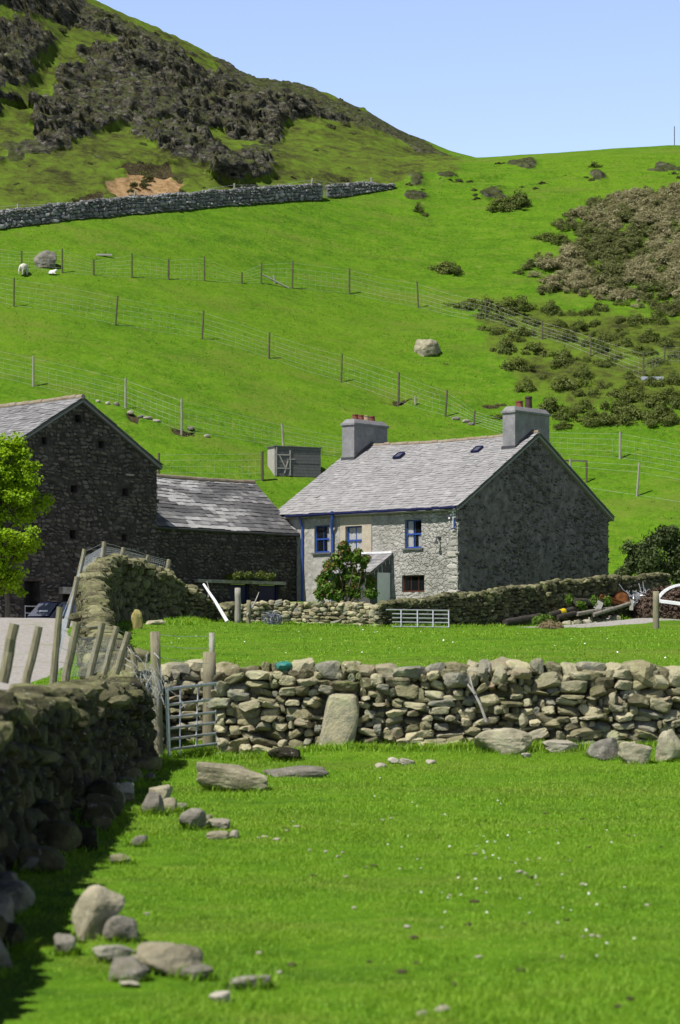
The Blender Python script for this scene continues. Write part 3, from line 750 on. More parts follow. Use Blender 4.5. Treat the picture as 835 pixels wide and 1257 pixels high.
def wall_panel(mb, O, D, N, L, zb, ztop, ops=(), cell=.22, rough=0., reveal=.25, t=0., back=False, peaks=()):
    """a wall face with real openings: O origin at z=0, D along, N outward; ztop(s) may slope; ops (s0, s1, z0, z1)"""
    zmax = max(ztop(q) for q in np.linspace(0, L, 60))
    S = np.unique(np.round(np.concatenate([np.linspace(0, L, max(2, int(L / cell))), list(peaks), [q for o in ops for q in o[:2]]]), 4))
    Zs = np.unique(np.round(np.concatenate([np.linspace(zb, zmax, max(2, int((zmax - zb) / cell))), [q for o in ops for q in o[2:4]]]), 4))
    def thin(x, keep):
        out = [x[0]]
        for q in x[1:]:
            if q - out[-1] < .05 and q not in keep:
                continue
            if q - out[-1] < .05 and out[-1] not in keep and len(out) > 1: out.pop()
            out.append(q)
        return np.array(out)
    S = thin(S, {round(q, 4) for o in ops for q in o[:2]} | {round(q, 4) for q in peaks} | {round(L, 4)}); Zs = thin(Zs, {round(q, 4) for o in ops for q in o[2:4]} | {round(zmax, 4)})
    ns, nz = len(S), len(Zs)
    V = np.zeros((ns, nz, 3)); tops = np.array([ztop(s) for s in S])
    zz = np.minimum(Zs[None, :], tops[:, None])
    V[:] = O + S[:, None, None] * D + zz[..., None] * Z_
    if rough:
        fl = V.reshape(-1, 3)
        d = rough * (fbm(fl * 2.6, 4, 71) * 1.2 + .5 * voro(fl * np.array([3, 3, 4.5]), 7)[3] * 2)
        edge = np.zeros((ns, nz), bool)
        for o in ops:
            edge |= ((S >= o[0] - .03) & (S <= o[1] + .03))[:, None] & ((Zs >= o[2] - .03) & (Zs <= o[3] + .03))[None, :]
        d = np.where(edge.ravel(), 0, d)
        V = (fl + d[:, None] * N).reshape(ns, nz, 3)
    Fq = []
    for i in range(ns - 1):
        for j in range(nz - 1):
            sm = (S[i] + S[i + 1]) / 2; zm = (Zs[j] + Zs[j + 1]) / 2
            if zz[i, j + 1] - zz[i, j] < 1e-4 and zz[i + 1, j + 1] - zz[i + 1, j] < 1e-4: continue
            if any(o[0] < sm < o[1] and o[2] < zm < o[3] for o in ops): continue
            Fq.append((i * nz + j, (i + 1) * nz + j, (i + 1) * nz + j + 1, i * nz + j + 1))
    Fq = np.array(Fq)
    if np.dot(np.cross(D, Z_), N) < 0: Fq = Fq[:, ::-1]
    mb.add(V.reshape(-1, 3), Fq, t)
    for (s0, s1, z0, z1) in [o[:4] for o in ops]:
        c = [O + D * s0 + Z_ * z0, O + D * s1 + Z_ * z0, O + D * s1 + Z_ * z1, O + D * s0 + Z_ * z1]
        c2 = [q - N * reveal for q in c]
        mb.add(c + c2, np.array([[i, (i + 1) % 4, 4 + (i + 1) % 4, 4 + i] for i in range(4)]), t)
def panel_stones(mb, O, D, N, L, zb, ztop, ops=(), course=.16, width=(.16, .45), proud=.035, prob=1., level=1, margin=.05, dens=None):
    z = zb
    while True:
        h = course * rng.uniform(.6, 1.4); s = -rng.uniform(0, .2)
        if z > max(ztop(q) for q in np.linspace(0, L, 30)): break
        while s < L:
            w = rng.uniform(*width) * (.6 if rng.random() < .3 else 1)
            sm = s + w / 2; zm = z + h / 2 + .05 * math.sin(sm * 1.9 + z) + rng.normal(0, .025)
            ok = 0 < sm < L and zm + h * .4 < ztop(min(max(sm, 0), L)) - .05 and not any(o[0] - w * .5 < sm < o[1] + w * .5 and o[2] - h * .5 < zm < o[3] + h * .5 for o in ops)
            pr = prob if dens is None else dens(sm, zm)
            if ok and rng.random() < pr:
                R0 = np.stack([D, -N, Z_], 1)
                if np.linalg.det(R0) < 0: R0[:, 0] *= -1
                hh = h * rng.uniform(.75, 1.15)
                add_stone(mb, O + D * sm + Z_ * zm + N * (proud * rng.uniform(-.6, 1.0) - .05), (w * .97, .2, hh), R0 @ euler(rng.normal(0, .08), rng.normal(0, .16), rng.normal(0, .08)), level)
            s += w
        z += h
def roof_slates(mb, O, D, L, U, SL, w=.3, ex=.24, th=.012, sag=.0, tint=None, lift=.016, jit=.012, wvar=.25, grade=0.):
    N = np.cross(D, U); N = N if N[2] > 0 else -N
    rows = []; y = 0; k = 0
    while y < SL - .05:
        e = ex * (1.25 - grade * y / SL); x = -rng.uniform(0, w)
        while x < L:
            ww = w * (1.15 - grade * .6 * y / SL) * rng.uniform(1 - wvar, 1 + wvar)
            x0 = max(x, -.03); x1 = min(x + ww, L + .03)
            if x1 - x0 > .03: rows.append((x0, x1 - .006, y + rng.normal(0, jit), min(e * 1.5, SL - y + .02), rng.uniform(.6, 1.5) * lift, rng.uniform(.8, 1.5) * th))
            x += ww
        y += e
    q = np.array(rows); n = len(q)
    V = np.zeros((n, 8, 3))
    xs = [q[:, 0], q[:, 1], q[:, 1], q[:, 0]]; ys = [q[:, 2], q[:, 2], q[:, 2] + q[:, 3], q[:, 2] + q[:, 3]]; lf = [q[:, 4] * 1.5, q[:, 4] * 1.5, 0 * q[:, 4], 0 * q[:, 4]]
    rj = rng.normal(0, .004, (n,))
    for c in range(8):
        i = c % 4; top = c >= 4
        off = lf[i] + (q[:, 5] if top else 0) + rj * (1 if i in (0, 3) else -1)
        sg = -sag * np.sin(np.pi * np.clip(xs[i] / L, 0, 1)) * np.clip(ys[i] / SL, 0, 1) + .02 * vnoise(np.stack([xs[i] * .6, ys[i] * .6, 0 * off], 1), 3)
        V[:, c] = O + xs[i][:, None] * D + ys[i][:, None] * U + off[:, None] * N + sg[:, None] * Z_
    Fb = np.array([[0, 3, 2, 1], [4, 5, 6, 7], [0, 1, 5, 4], [1, 2, 6, 5], [2, 3, 7, 6], [3, 0, 4, 7]])
    if np.dot(np.cross(D, U), N) < 0: Fb = Fb[:, ::-1]
    Fa = (np.arange(n)[:, None, None] * 8 + Fb[None]).reshape(-1, 4)
    mid = V.mean(1)
    tv = rng.random(n) if tint is None else tint((q[:, 0] + q[:, 1]) / 2, q[:, 2], mid)
    mb.add(V.reshape(-1, 3), Fa, np.repeat(tv, 8))
    mb.hexa(O + U * .02 - N * .10 - Z_ * sag * .8, D * L, U * (SL - .05), N * .06, t=.4)
def tile_ridge(mb, A, B, r=.13, n=26, sag=0.):
    A = np.array(A); B = np.array(B); d = (B - A)
    for i in range(n):
        q0 = A + d * (i / n); q1 = A + d * ((i + .97) / n)
        sg = lambda f: Z_ * -sag * math.sin(math.pi * f)
        j = rng.normal(0, .01)
        mb.tube([q0 + sg(i / n) + Z_ * j, q1 + sg((i + 1) / n) + Z_ * j], r * rng.uniform(.92, 1.08), 10, t=rng.random())

# ---------------------------------------------------------------- farmhouse
HL, HT = 11.4, 12.3
EZ, RZ = 8.42, 12.35; OV = .3; SLP = (RZ - EZ) / (HT / 2 + OV)
def roof_z(t): return RZ - SLP * abs(t - HT / 2)
house = thing('farmhouse', 'grey stone farmhouse with slate roof, two chimneys and blue framed windows', 'house', W(HL / 2, HT / 2, 3.0))
# openings on the front from photo positions
def op_front(u0, u1, v0, v1):
    s1, zt = front_sz(u0, v0); s0, zb_ = front_sz(u1, v1); zt2 = front_sz(u1, v0)[1]; return (s0, s1, zb_, (zt + zt2) / 2)
W1 = op_front(386, 404.5, 645, 678); W2 = op_front(425, 445, 646, 680); W3 = op_front(497, 517.5, 638, 672.5); W4 = op_front(493.5, 521, 706, 726.5)
DOOR = None
fb = MB()
Sx = lambda sz: None
wall_panel(fb, W(0, 0, 0), A_, -B_, HL, 2.4, lambda s: roof_z(0) - .06, [W1, W2, W3, W4], cell=.12, rough=.028, reveal=.30, t=0)
fv = fb.V[0]
o = mesh_obj('wall', np.concatenate(fb.V), fb.F, MAT['front'], house, False, att={'stone': np.clip(1.25 - ((np.concatenate(fb.V) - P0) @ A_) / 6.0, 0, 1)})
tag(o, 'sunlit pale roughcast front wall')
gb = MB(); gs = MB()
pk = HT / 2
zt_g = lambda q: roof_z(q) - .10
wall_panel(gb, W(0, 0, 0), B_, -A_, HT, 2.4, zt_g, [], cell=.25, rough=.03, peaks=(pk,))
wall_panel(gb, W(HL, 0, 0), B_, A_, HT, 2.4, zt_g, [], cell=.5, peaks=(pk,))
wall_panel(gb, W(0, HT, 0), A_, B_, HL, 2.4, lambda s: roof_z(HT) - .06, [], cell=.5)
def gd(t, z):
    p = np.array([[t * .35, z * .35, 3.]]); f = fbm(p, 3, 15)[0]
    core = math.exp(-((t - 4.9) / 1.3) ** 2)
    return np.clip(.42 + .9 * f + .35 * core - .12 * (t > 6.5), .08, .95)
panel_stones(gs, W(0, 0, 0), B_, -A_, HT, 2.6, zt_g, [], course=.125, width=(.10, .40), proud=.045, dens=gd)
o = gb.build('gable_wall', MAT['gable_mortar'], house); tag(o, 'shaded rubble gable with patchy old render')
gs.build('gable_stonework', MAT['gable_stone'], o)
qs = MB()   # big corner stones
z = 2.5; k = 0
while z < 8.2:
    h = rng.uniform(.16, .34); la, lb = ((.6, .16) if k % 2 else (.34, .26)); la *= rng.uniform(.8, 1.2); lb *= rng.uniform(.8, 1.2)
    R0 = np.stack([A_, B_, Z_], 1)
    if np.linalg.det(R0) < 0: R0[:, 0] *= -1
    add_stone(qs, W(la / 2 - .01, lb / 2 - .035, z + h / 2), (la, lb, h * .98), R0 @ euler(rng.normal(0, .03), rng.normal(0, .03), rng.normal(0, .03)), 2); z += h; k += 1
qs.build('corner_stone', stone_mat('corner_stone', [(.1, (.20, .19, .165)), (.5, (.34, .325, .29)), (.9, (.48, .46, .42))], lic=.35, mos=.1), house)
# roof
rb = MB(); SLn = math.hypot(HT / 2 + OV, RZ - EZ)
Uf = (B_ * (HT / 2 + OV) + Z_ * (RZ - EZ)) / SLn; Ub = (-B_ * (HT / 2 + OV) + Z_ * (RZ - EZ)) / SLn
def house_tint(x, y, m): return np.clip(.5 + .22 * rng.normal(size=len(x)) + .3 * fbm(m * np.array([.5, .5, .5]), 3, 81), 0, 1)
roof_slates(rb, W(-.2, -OV, EZ), A_, HL + .5, Uf, SLn, w=.34, ex=.21, sag=.12, tint=house_tint, grade=.35)
roof_slates(rb, W(-.2, HT + OV, EZ), A_, HL + .5, Ub, SLn, w=.5, ex=.4, sag=.12, tint=house_tint)
roof = rb.build('roof', MAT['slate'], house)
rg = MB(); tile_ridge(rg, W(-.2, HT / 2, RZ + .0), W(HL + .3, HT / 2, RZ + .0), .12, 30, .12); rg.build('ridge_tiles', MAT['ridge'], roof)
for U, t0 in ((Uf, -OV), (Ub, HT + OV)):
    Nn = np.cross(A_, U); Nn = Nn if Nn[2] > 0 else -Nn
    for s_ in (-.19, HL + .13):
        vb = MB(); vb.hexa(W(s_, t0, EZ) - Nn * .17, A_ * .16, U * SLn, Nn * .14); vb.build('verge', MAT['sill'], roof)
def roof_pt(u, v):
    n = np.cross(A_, Uf); O = W(0, -OV, EZ); e = np.array([0, 0, EYE]); d = ray(u, v, 1.) - e
    return e + d * (np.dot(O - e, n) / np.dot(d, n))
Nf = np.cross(A_, Uf); Nf = Nf if Nf[2] > 0 else -Nf
for u, v in ((490, 560), (586, 552.5)):
    c = roof_pt(u, v); sk = MB(); R = np.stack([A_, Uf, Nf], 1)
    if np.linalg.det(R) < 0: R[:, 0] *= -1
    for sg in (-1, 1):
        sk.box(c + A_ * sg * .2 + Nf * .04, (.07, .52, .12), R); sk.box(c + Uf * sg * .24 + Nf * .045, (.33, .06, .12), R)
    f = sk.build('skylight', MAT['dkblue'], roof); g = MB(); g.box(c + Nf * .055, (.34, .42, .03), R); g.build('pane', MAT['carglass'], f)
# chimneys
def chimney(s0, s1, t0, t1, zt, pots):
    m = MB(); zb_ = roof_z(t0) - .6
    m.hexa(W(s0, t0, zb_), A_ * (s1 - s0), B_ * (t1 - t0), Z_ * (zt - zb_ - .2))
    ch = m.build('chimney', MAT['render'], house)
    c = MB(); e = .07
    c.hexa(W(s0 - e, t0 - e, zt - .32), A_ * (s1 - s0 + 2 * e), B_ * (t1 - t0 + 2 * e), Z_ * .10)
    lo = [W(s0 - .03, t0 - .03, zt - .22), W(s1 + .03, t0 - .03, zt - .22), W(s1 + .03, t1 + .03, zt - .22), W(s0 - .03, t1 + .03, zt - .22)]
    hi = [W(s0 + .12, t0 + .12, zt), W(s1 - .12, t0 + .12, zt), W(s1 - .12, t1 - .12, zt), W(s0 + .12, t1 - .12, zt)]
    Fc = np.array([[0, 1, 5, 4], [1, 2, 6, 5], [2, 3, 7, 6], [3, 0, 4, 7], [4, 5, 6, 7]])
    c.add(lo + hi, Fc[:, ::-1])
    c.build('chimney_cap', MAT['render'], ch)
    f = MB(); e = .05
    for (ta, tb) in ((t0 - e, HT / 2), (HT / 2, t1 + e)):
        za, zb2 = roof_z(ta), roof_z(tb)
        V = [W(s0 - e, ta, za - .2), W(s1 + e, ta, za - .2), W(s1 + e, tb, zb2 - .2), W(s0 - e, tb, zb2 - .2)]
        V += [q + Z_ * (.36) for q in V]
        f.add(V, np.array([[0, 1, 5, 4], [1, 2, 6, 5], [2, 3, 7, 6], [3, 0, 4, 7], [4, 5, 6, 7]])[:, ::-1])
    f.build('flashing', MAT['flash'], ch)
    for (tt, r, h, mt) in pots:
        p = MB(); b0 = W((s0 + s1) / 2, tt, zt - .03)
        p.tube([b0, b0 + Z_ * h * .85, b0 + Z_ * h * .86, b0 + Z_ * h], [r, r * .82, r * .98, r * .95], 14)
        p.tube([b0 + Z_ * (h + .001), b0 + Z_ * (h - .03)], [r * .8, r * .7], 12)
        p.build('chimney_pot', MAT[mt], ch)
    return ch
chimney(10.6, 11.42, 4.75, 7.4, 13.62, [(5.3, .17, .3, 'pot'), (5.75, .17, .3, 'pot'), (6.2, .15, .3, 'pot_buff'), (6.65, .17, .3, 'pot')])
chimney(.22, .98, 4.75, 7.55, 13.58, [(5.6, .2, .34, 'pot'), (6.35, .19, .62, 'pot_dark')])
# gutter and drainpipes
g = MB(); g.tube([W(-.15, -OV - .06, EZ - .03), W(10.7, -OV - .06, EZ - .06)], .065, 10); g.build('gutter', MAT['dkblue'], house)
sp = s_of(372.5); p = MB(); p.tube([W(sp, -OV, EZ - .05), W(sp, -.2, EZ - .35), W(sp, -.09, EZ - .6), W(sp, -.09, 2.6)], .055, 10); o = p.build('drainpipe', MAT['blue'], house)
sp = s_of(411); p = MB(); p.tube([W(sp - .12, -OV - .05, EZ + .08), W(sp - .1, -OV + .02, EZ - .3), W(sp + .05, -.16, EZ - .75), W(sp + .07, -.10, EZ - 1.05), W(sp + .07, -.10, 3.2)], .075, 10); p.build('drainpipe', MAT['blue'], house)
# windows
def window(opn, mat, rail=True, mull=True, curtain=None, sill=True, cols=2, inset=.13):
    s0, s1, z0, z1 = opn; m = MB()
    def bar(a, b, c, d, dep=.07, off=inset): m.hexa(W(a, off, c), A_ * (b - a), B_ * dep, Z_ * (d - c))
    fr = .06
    bar(s0 + .003, s0 + fr, z0 + .003, z1 - .003); bar(s1 - fr, s1 - .003, z0 + .003, z1 - .003); bar(s0 + fr, s1 - fr, z1 - fr, z1 - .003); bar(s0 + fr, s1 - fr, z0 + .003, z0 + fr * 1.2)
    zm = z0 + (z1 - z0) * .5
    if rail: bar(s0 + fr, s1 - fr, zm - .038, zm + .038, .06, inset - .012)
    if mull:
        for k in range(1, cols):
            sm = s0 + (s1 - s0) * k / cols; bar(sm - .02, sm + .02, z0 + fr * 1.2, (zm - .045) if rail else z1 - fr, .04, inset + .012); 
            if rail: bar(sm - .014, sm + .014, zm + .045, z1 - fr, .035, inset + .014)
    w = m.build('window', mat, house)
    q = MB(); q.hexa(W(s0 + .02, inset + .03, z0 + .02), A_ * (s1 - s0 - .04), B_ * .008, Z_ * (z1 - z0 - .04)); q.build('pane', MAT['glass'], w)
    r = MB(); r.hexa(W(s0 - .3, .305, z0 - .3), A_ * (s1 - s0 + .6), B_ * 1.2, Z_ * (z1 - z0 + .6)); 
    fl = [f[:, ::-1] for f in r.F]; r.F = [fl[0][[0, 1, 3, 4, 5]]]; r.M = [np.zeros(5)]
    r.build('interior', MAT['dark_room'], w)
    if curtain:
        c = MB()
        for (a, b, c0, c1) in curtain:
            n = 14; aa = s0 + (s1 - s0) * a; bb = s0 + (s1 - s0) * b; za = z0 + (z1 - z0) * c0; zb_ = z0 + (z1 - z0) * c1
            X = np.linspace(aa, bb, n); off = .19 + .02 * np.sin(np.arange(n) * 1.9)
            V = [W(x, o_, za) for x, o_ in zip(X, off)] + [W(x, o_ * .97, zb_) for x, o_ in zip(X, off)]
            i = np.arange(n - 1); c.add(V, np.stack([i, i + 1, i + n + 1, i + n], 1))
        c.build('curtain', MAT['curtain'], w)
    if sill:
        l = MB(); l.hexa(W(s0 - .12, -.09, z0 - .09), A_ * (s1 - s0 + .24), B_ * .28, Z_ * .088); l.build('sill', MAT['sill'], w)
    return w
window(W1, MAT['blue'], curtain=[(.0, .28, .0, 1.0)])
window(W2, MAT['blue'], curtain=[(0, 1, 0, .48), (.05, .95, .5, 1.0)])
window(W3, MAT['blue'], curtain=[(0, .3, 0, .45), (.62, 1, .0, 1.)], mull=True)
w = window(W4, MAT['brownpaint'], rail=False, cols=3, sill=False); tag(w, 'low dark brown framed window')
# buff render surround of the middle window
m = MB(); s0, s1, z0, z1 = W2
for (a, b, c, d) in ((s0 - .62, s0 - .01, z0 - .6, z1 + .75), (s1 + .01, s1 + .35, z0 - .6, z1 + .75), (s0 - .01, s1 + .01, z1 + .01, z1 + .75)):
    m.hexa(W(a, -.05, c), A_ * (b - a), B_ * .06, Z_ * (d - c))
m.build('window_surround', MAT['surround'], house)
# porch: lean-to with slate roof, boarded side and white door
sp1 = s_of(480); sp0 = sp1; zr_ = z_of(680, W(sp1, 0, 0)); pd = 1.55; sw = 2.3; ze = zr_ - .95
m = MB()
V = [W(sp0, -pd, 2.4), W(sp0, -.04, 2.4), W(sp0, -.04, zr_ - .08), W(sp0, -pd, ze - .06)]
V2 = [q + A_ * .07 for q in V]
m.add(V + V2, np.array([[0, 1, 2, 3], [7, 6, 5, 4], [0, 4, 5, 1], [1, 5, 6, 2], [2, 6, 7, 3], [3, 7, 4, 0]])[:, ::-1])
m.hexa(W(sp0 + .07, -pd, 2.4), A_ * (sw - .14), B_ * .08, Z_ * (ze - .1 - 2.4))
m.hexa(W(sp0 + sw - .07, -pd, 2.4), A_ * .07, B_ * (pd - .04), Z_ * (ze - .1 - 2.4))
porch = m.build('porch', MAT['porchside'], house); tag(porch, 'small lean-to porch with dark boarded side')
m = MB(); Lp = math.hypot(pd + .12, zr_ - ze + .05); Up = (B_ * (pd + .12) + Z_ * (zr_ - ze + .05)) / Lp
roof_slates(m, W(sp0 - .12, -pd - .15, ze - .02), A_, sw + .24, Up, Lp, w=.3, ex=.25); m.build('porch_roof', MAT['slate_barn'], porch)
m = MB(); m.hexa(W(sp0 - .12, -.10, zr_ + .03), A_ * (sw + .3), B_ * .09, Z_ * .10); m.build('porch_flashing', MAT['white'], porch)
ta = t_of(463, sp0); tb = t_of(478.5, sp0); zd = z_of(703, W(sp0, (ta + tb) / 2, 0))
m = MB(); m.hexa(W(sp0 - .03, ta, 2.4), A_ * .025, B_ * (tb - ta), Z_ * (zd - 2.4)); m.build('door', MAT['white'], porch)
m = MB(); 
for k in range(5):
    tt = -pd + .25 + k * .28; zz = ze + .1 + (tt + pd) * .55
    m.tube([W(sp0 - .02, tt, zz), W(sp0 - .03, tt + .03, zz - .15 - .12 * (k % 2)), W(sp0 - .02, tt + .07, zz - .3 - .1 * (k % 3))], .012, 5)
m.build('icicle_lights', MAT['white'], porch)
# lamp bracket and wire insulators
s, z = front_sz(540, 660); m = MB(); m.box(W(s, -.03, z), (.16, .06, .12), np.stack([A_, B_, Z_], 1)); m.tube([W(s, -.03, z), W(s, -.22, z + .02), W(s, -.26, z - .2)], .03, 8); m.tube([W(s, -.26, z - .15), W(s, -.26, z - .3)], [.06, .09], 10); m.build('wall_lamp', MAT['flash'], house)
s, z = front_sz(556, 630); m = MB()
for k in range(4):
    zz = z + .22 - k * .14
    m.tube([W(.55 - .1 * k, -.12, zz), W(.02, -.14, zz)], .022, 6)
    m.tube([W(.1 + .1 * k, -.13, zz + .02), W(.1 + .1 * k, -.13, zz - .07)], [.03, .05], 8)
m.tube([W(.18, -.12, z + .3), W(.18, -.12, z - .75)], .025, 6)
m.build('insulator_bracket', MAT['white'], house)
m = MB(); m.tube([W(.12, -.14, z - .3), W(.10, -.15, z - .7), W(.3, -.12, z - .75)], .04, 7); m.build('cable_box', MAT['blue'], house)

# ---------------------------------------------------------------- barn
BS, BT0, BT1, BL = 9.2, -20.3, -10.8, 16.
BE, BR = 10.2, 13.0; BM = (BT0 + BT1) / 2; bsl = (BR - BE) / ((BT1 - BT0) / 2 + .25)
def broof(t): return BR - bsl * abs(t - BM)
barn = thing('stone_barn', 'big dark rubble stone barn with slate roof standing beside the low outbuilding', 'barn', W(BS + BL / 2, BM, 2.0))
ops = []
for (u, v, hw, hh) in ((96, 514, .17, .17), (55, 541, .16, .16), (124.5, 546, .16, .16), (91, 600, .19, .16), (154, 604, .17, .17), (89.6, 656, .18, .2), (153, 660, .16, .16)):
    t, z = gable_tz(u, v, BS); ops.append((t - BT0 - hw, t - BT0 + hw, z - hh, z + hh))
t0, zd = gable_tz(30, 713, BS); t1, _ = gable_tz(49, 713, BS); ops.append((t0 - BT0, t1 - BT0, 1.6, zd)); dop = ops[-1]
t0, zd2 = gable_tz(77, 729, BS); t1, _ = gable_tz(92, 729, BS); ops.append((t0 - BT0, t1 - BT0, 2.4, zd2)); dop2 = ops[-1]
bt = lambda q: broof(BT0 + q) - .1
BLw = BT1 - BT0
m = MB(); O = W(BS, BT0, 0)
wall_panel(m, O, B_, -A_, BLw, 1.2, bt, ops, cell=.3, rough=.04, reveal=.6, peaks=(BLw / 2,))
gw_ = m.build('gable_wall', MAT['barn_mortar'], barn)
m = MB(); panel_stones(m, O, B_, -A_, BLw, 1.2, bt, ops, course=.17, width=(.16, .5), proud=.04, prob=.93); m.build('gable_stonework', MAT['barn_stone'], gw_)
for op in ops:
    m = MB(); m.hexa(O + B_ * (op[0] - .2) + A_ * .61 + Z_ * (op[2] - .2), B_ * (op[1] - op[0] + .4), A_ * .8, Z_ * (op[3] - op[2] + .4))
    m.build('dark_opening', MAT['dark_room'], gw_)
m = MB()
wall_panel(m, W(BS, BT1, 0), A_, B_, BL, 1.2, lambda s: broof(BT1) - .1, [], cell=1.)
wall_panel(m, W(BS, BT0, 0), A_, -B_, BL, 1.2, lambda s: broof(BT0) - .1, [], cell=1.)
wall_panel(m, W(BS + BL, BT0, 0), B_, A_, BLw, 1.2, bt, [], cell=1., peaks=(BLw / 2,))
sw_ = m.build('side_wall', MAT['barn_mortar'], barn)
m = MB(); panel_stones(m, W(BS, BT1, 0), A_, B_, BL, 3.5, lambda s: broof(BT1) - .1, [], course=.2, width=(.2, .55)); m.build('side_stonework', MAT['barn_stone'], sw_)
m = MB(); bsl_L = math.hypot(BLw / 2 + .25, BR - BE); U1 = (B_ * (BLw / 2 + .25) + Z_ * (BR - BE)) / bsl_L; U2 = (-B_ * (BLw / 2 + .25) + Z_ * (BR - BE)) / bsl_L
bti = lambda x, y, mm: np.clip(.5 + .25 * rng.normal(size=len(x)) + .3 * fbm(mm * .5, 3, 8), 0, 1)
roof_slates(m, W(BS - .18, BT0 - .25, BE), A_, BL + .3, U1, bsl_L, w=.36, ex=.24, sag=.1, tint=bti, grade=.3)
roof_slates(m, W(BS - .18, BT1 + .25, BE), A_, BL + .3, U2, bsl_L, w=.45, ex=.3, sag=.1, tint=bti)
br = m.build('roof', MAT['slate_barn'], barn)
m = MB(); tile_ridge(m, W(BS - .18, BM, BR + .02), W(BS + BL, BM, BR + .02), .13, 36, .1); m.build('ridge_tiles', MAT['ridge'], br)
for U, t0 in ((U1, BT0 - .25), (U2, BT1 + .25)):
    Nn = np.cross(A_, U); Nn = Nn if Nn[2] > 0 else -Nn
    m = MB(); m.hexa(W(BS - .17, t0, BE) - Nn * .2, A_ * .16, U * bsl_L, Nn * .17); m.build('verge', MAT['sill'], br)
m = MB(); tl, zl = gable_tz(83, 723, BS); 
m.hexa(W(BS - .32, tl - .55, zl - .22), A_ * .3, B_ * 1.1, Z_ * .3); m.build('stone_trough', MAT['lintel'], barn)
tl, zl = gable_tz(158, 583, BS); m = MB(); m.box(W(BS - .06, tl, zl), (.15, .45, .08), np.stack([A_, B_, Z_], 1)); m.build('jutting_stone', MAT['lintel'], gw_)
# half gate in the barn doorway
m = MB(); dz = zd - 1.1
for k in range(3): m.tube([O + B_ * (dop[0] + .1) + A_ * .1 + Z_ * (dz - k * .3), O + B_ * (dop[1] - .1) + A_ * .1 + Z_ * (dz - k * .3)], .03, 6)
for q in (.12, dop[1] - dop[0] - .12): m.tube([O + B_ * (dop[0] + q) + A_ * .1 + Z_ * (dz + .03), O + B_ * (dop[0] + q) + A_ * .1 + Z_ * 1.6], .03, 6)
m.build('door_hurdle', MAT['galv'], barn)

# ---------------------------------------------------------------- outbuilding between barn and house
OS, OW, OT0, OT1 = 10.25, 2.9, -10.76, -.04
OE, OR = 7.45, 10.15; osl = (OR - OE) / (OW + .2)
def oroof(s): return OR - osl * abs(s - OS - OW)
outb = thing('outbuilding', 'low stone outbuilding with a patchwork white and grey slate roof', 'outbuilding', W(OS + OW, -5.4, 3.0))
O = W(OS, OT0, 0); OLn = OT1 - OT0
oo = []
zl = z_of(717, W(OS, -4, 0))
for (ua, ub) in ((283, 306), (318, 342)):
    oo.append((t_of(ua, OS) - OT0, t_of(ub, OS) - OT0, 2.2, zl))
m = MB(); wall_panel(m, O, B_, -A_, OLn, 2.0, lambda q: oroof(OS) - .05, oo, cell=.3, rough=.03, reveal=.3)
wall_panel(m, W(OS + 2 * OW, OT0, 0), B_, A_, OLn, 2.0, lambda q: oroof(OS + 2 * OW) - .05, [], cell=1)
ow = m.build('wall', MAT['barn_mortar'], outb)
m = MB(); panel_stones(m, O, B_, -A_, OLn, 2.1, lambda q: oroof(OS) - .05, oo, course=.15, width=(.15, .42), proud=.03, prob=.85); m.build('stonework', MAT['barn_stone'], ow)
m = MB(); OSL = math.hypot(OW + .2, OR - OE); Ua = (A_ * (OW + .2) + Z_ * (OR - OE)) / OSL; Ub_ = (-A_ * (OW + .2) + Z_ * (OR - OE)) / OSL
def patch(x, y, mm):
    q = np.stack([x * .32, y * .85, 0 * x], 1)
    f = .55 * fbm(q, 3, 92) + .62 * vnoise(q * np.array([1.6, 3.0, 1]), 95)
    return np.clip(.45 + .95 * f + .14 * rng.normal(size=len(x)), 0, 1)
roof_slates(m, W(OS - .2, OT0, OE), B_, OLn - .02, Ua, OSL, w=.42, ex=.26, th=.016, lift=.022, sag=.05, tint=patch, jit=.02, grade=.4)
roof_slates(m, W(OS + 2 * OW + .2, OT0, OE), B_, OLn - .02, Ub_, OSL, w=.5, ex=.4, tint=patch)
orf = m.build('roof', MAT['slate_patchy'], outb)
m = MB(); tile_ridge(m, W(OS + OW, OT0, OR + .02), W(OS + OW, OT1, OR + .02), .12, 24, .05); m.build('ridge_tiles', MAT['ridge'], orf)
m = MB(); m.tube([W(OS - .25, OT0 + .1, OE - .04), W(OS - .25, OT1 - .1, OE - .06)], .05, 8); m.build('gutter', MAT['flash'], outb)
m = MB(); ta, tb = t_of(238, OS), t_of(346, OS); m.hexa(W(OS - .3, ta, zl + .01), A_ * .28, B_ * (tb - ta), Z_ * .16); m.build('lintel', MAT['lintel'], outb)
for (a, b_, c, d) in oo:
    m = MB(); m.hexa(O + B_ * (a + .02) + A_ * .12 + Z_ * 2.2, B_ * (b_ - a - .04), A_ * .06, Z_ * (zl - .02 - 2.2))
    for k in range(2): m.hexa(O + B_ * (a + .02 + k * (b_ - a - .12)) + A_ * .06 + Z_ * 2.2, B_ * .08, A_ * .06, Z_ * (zl - .02 - 2.2))
    m.build('door', MAT['dkblue'], outb)
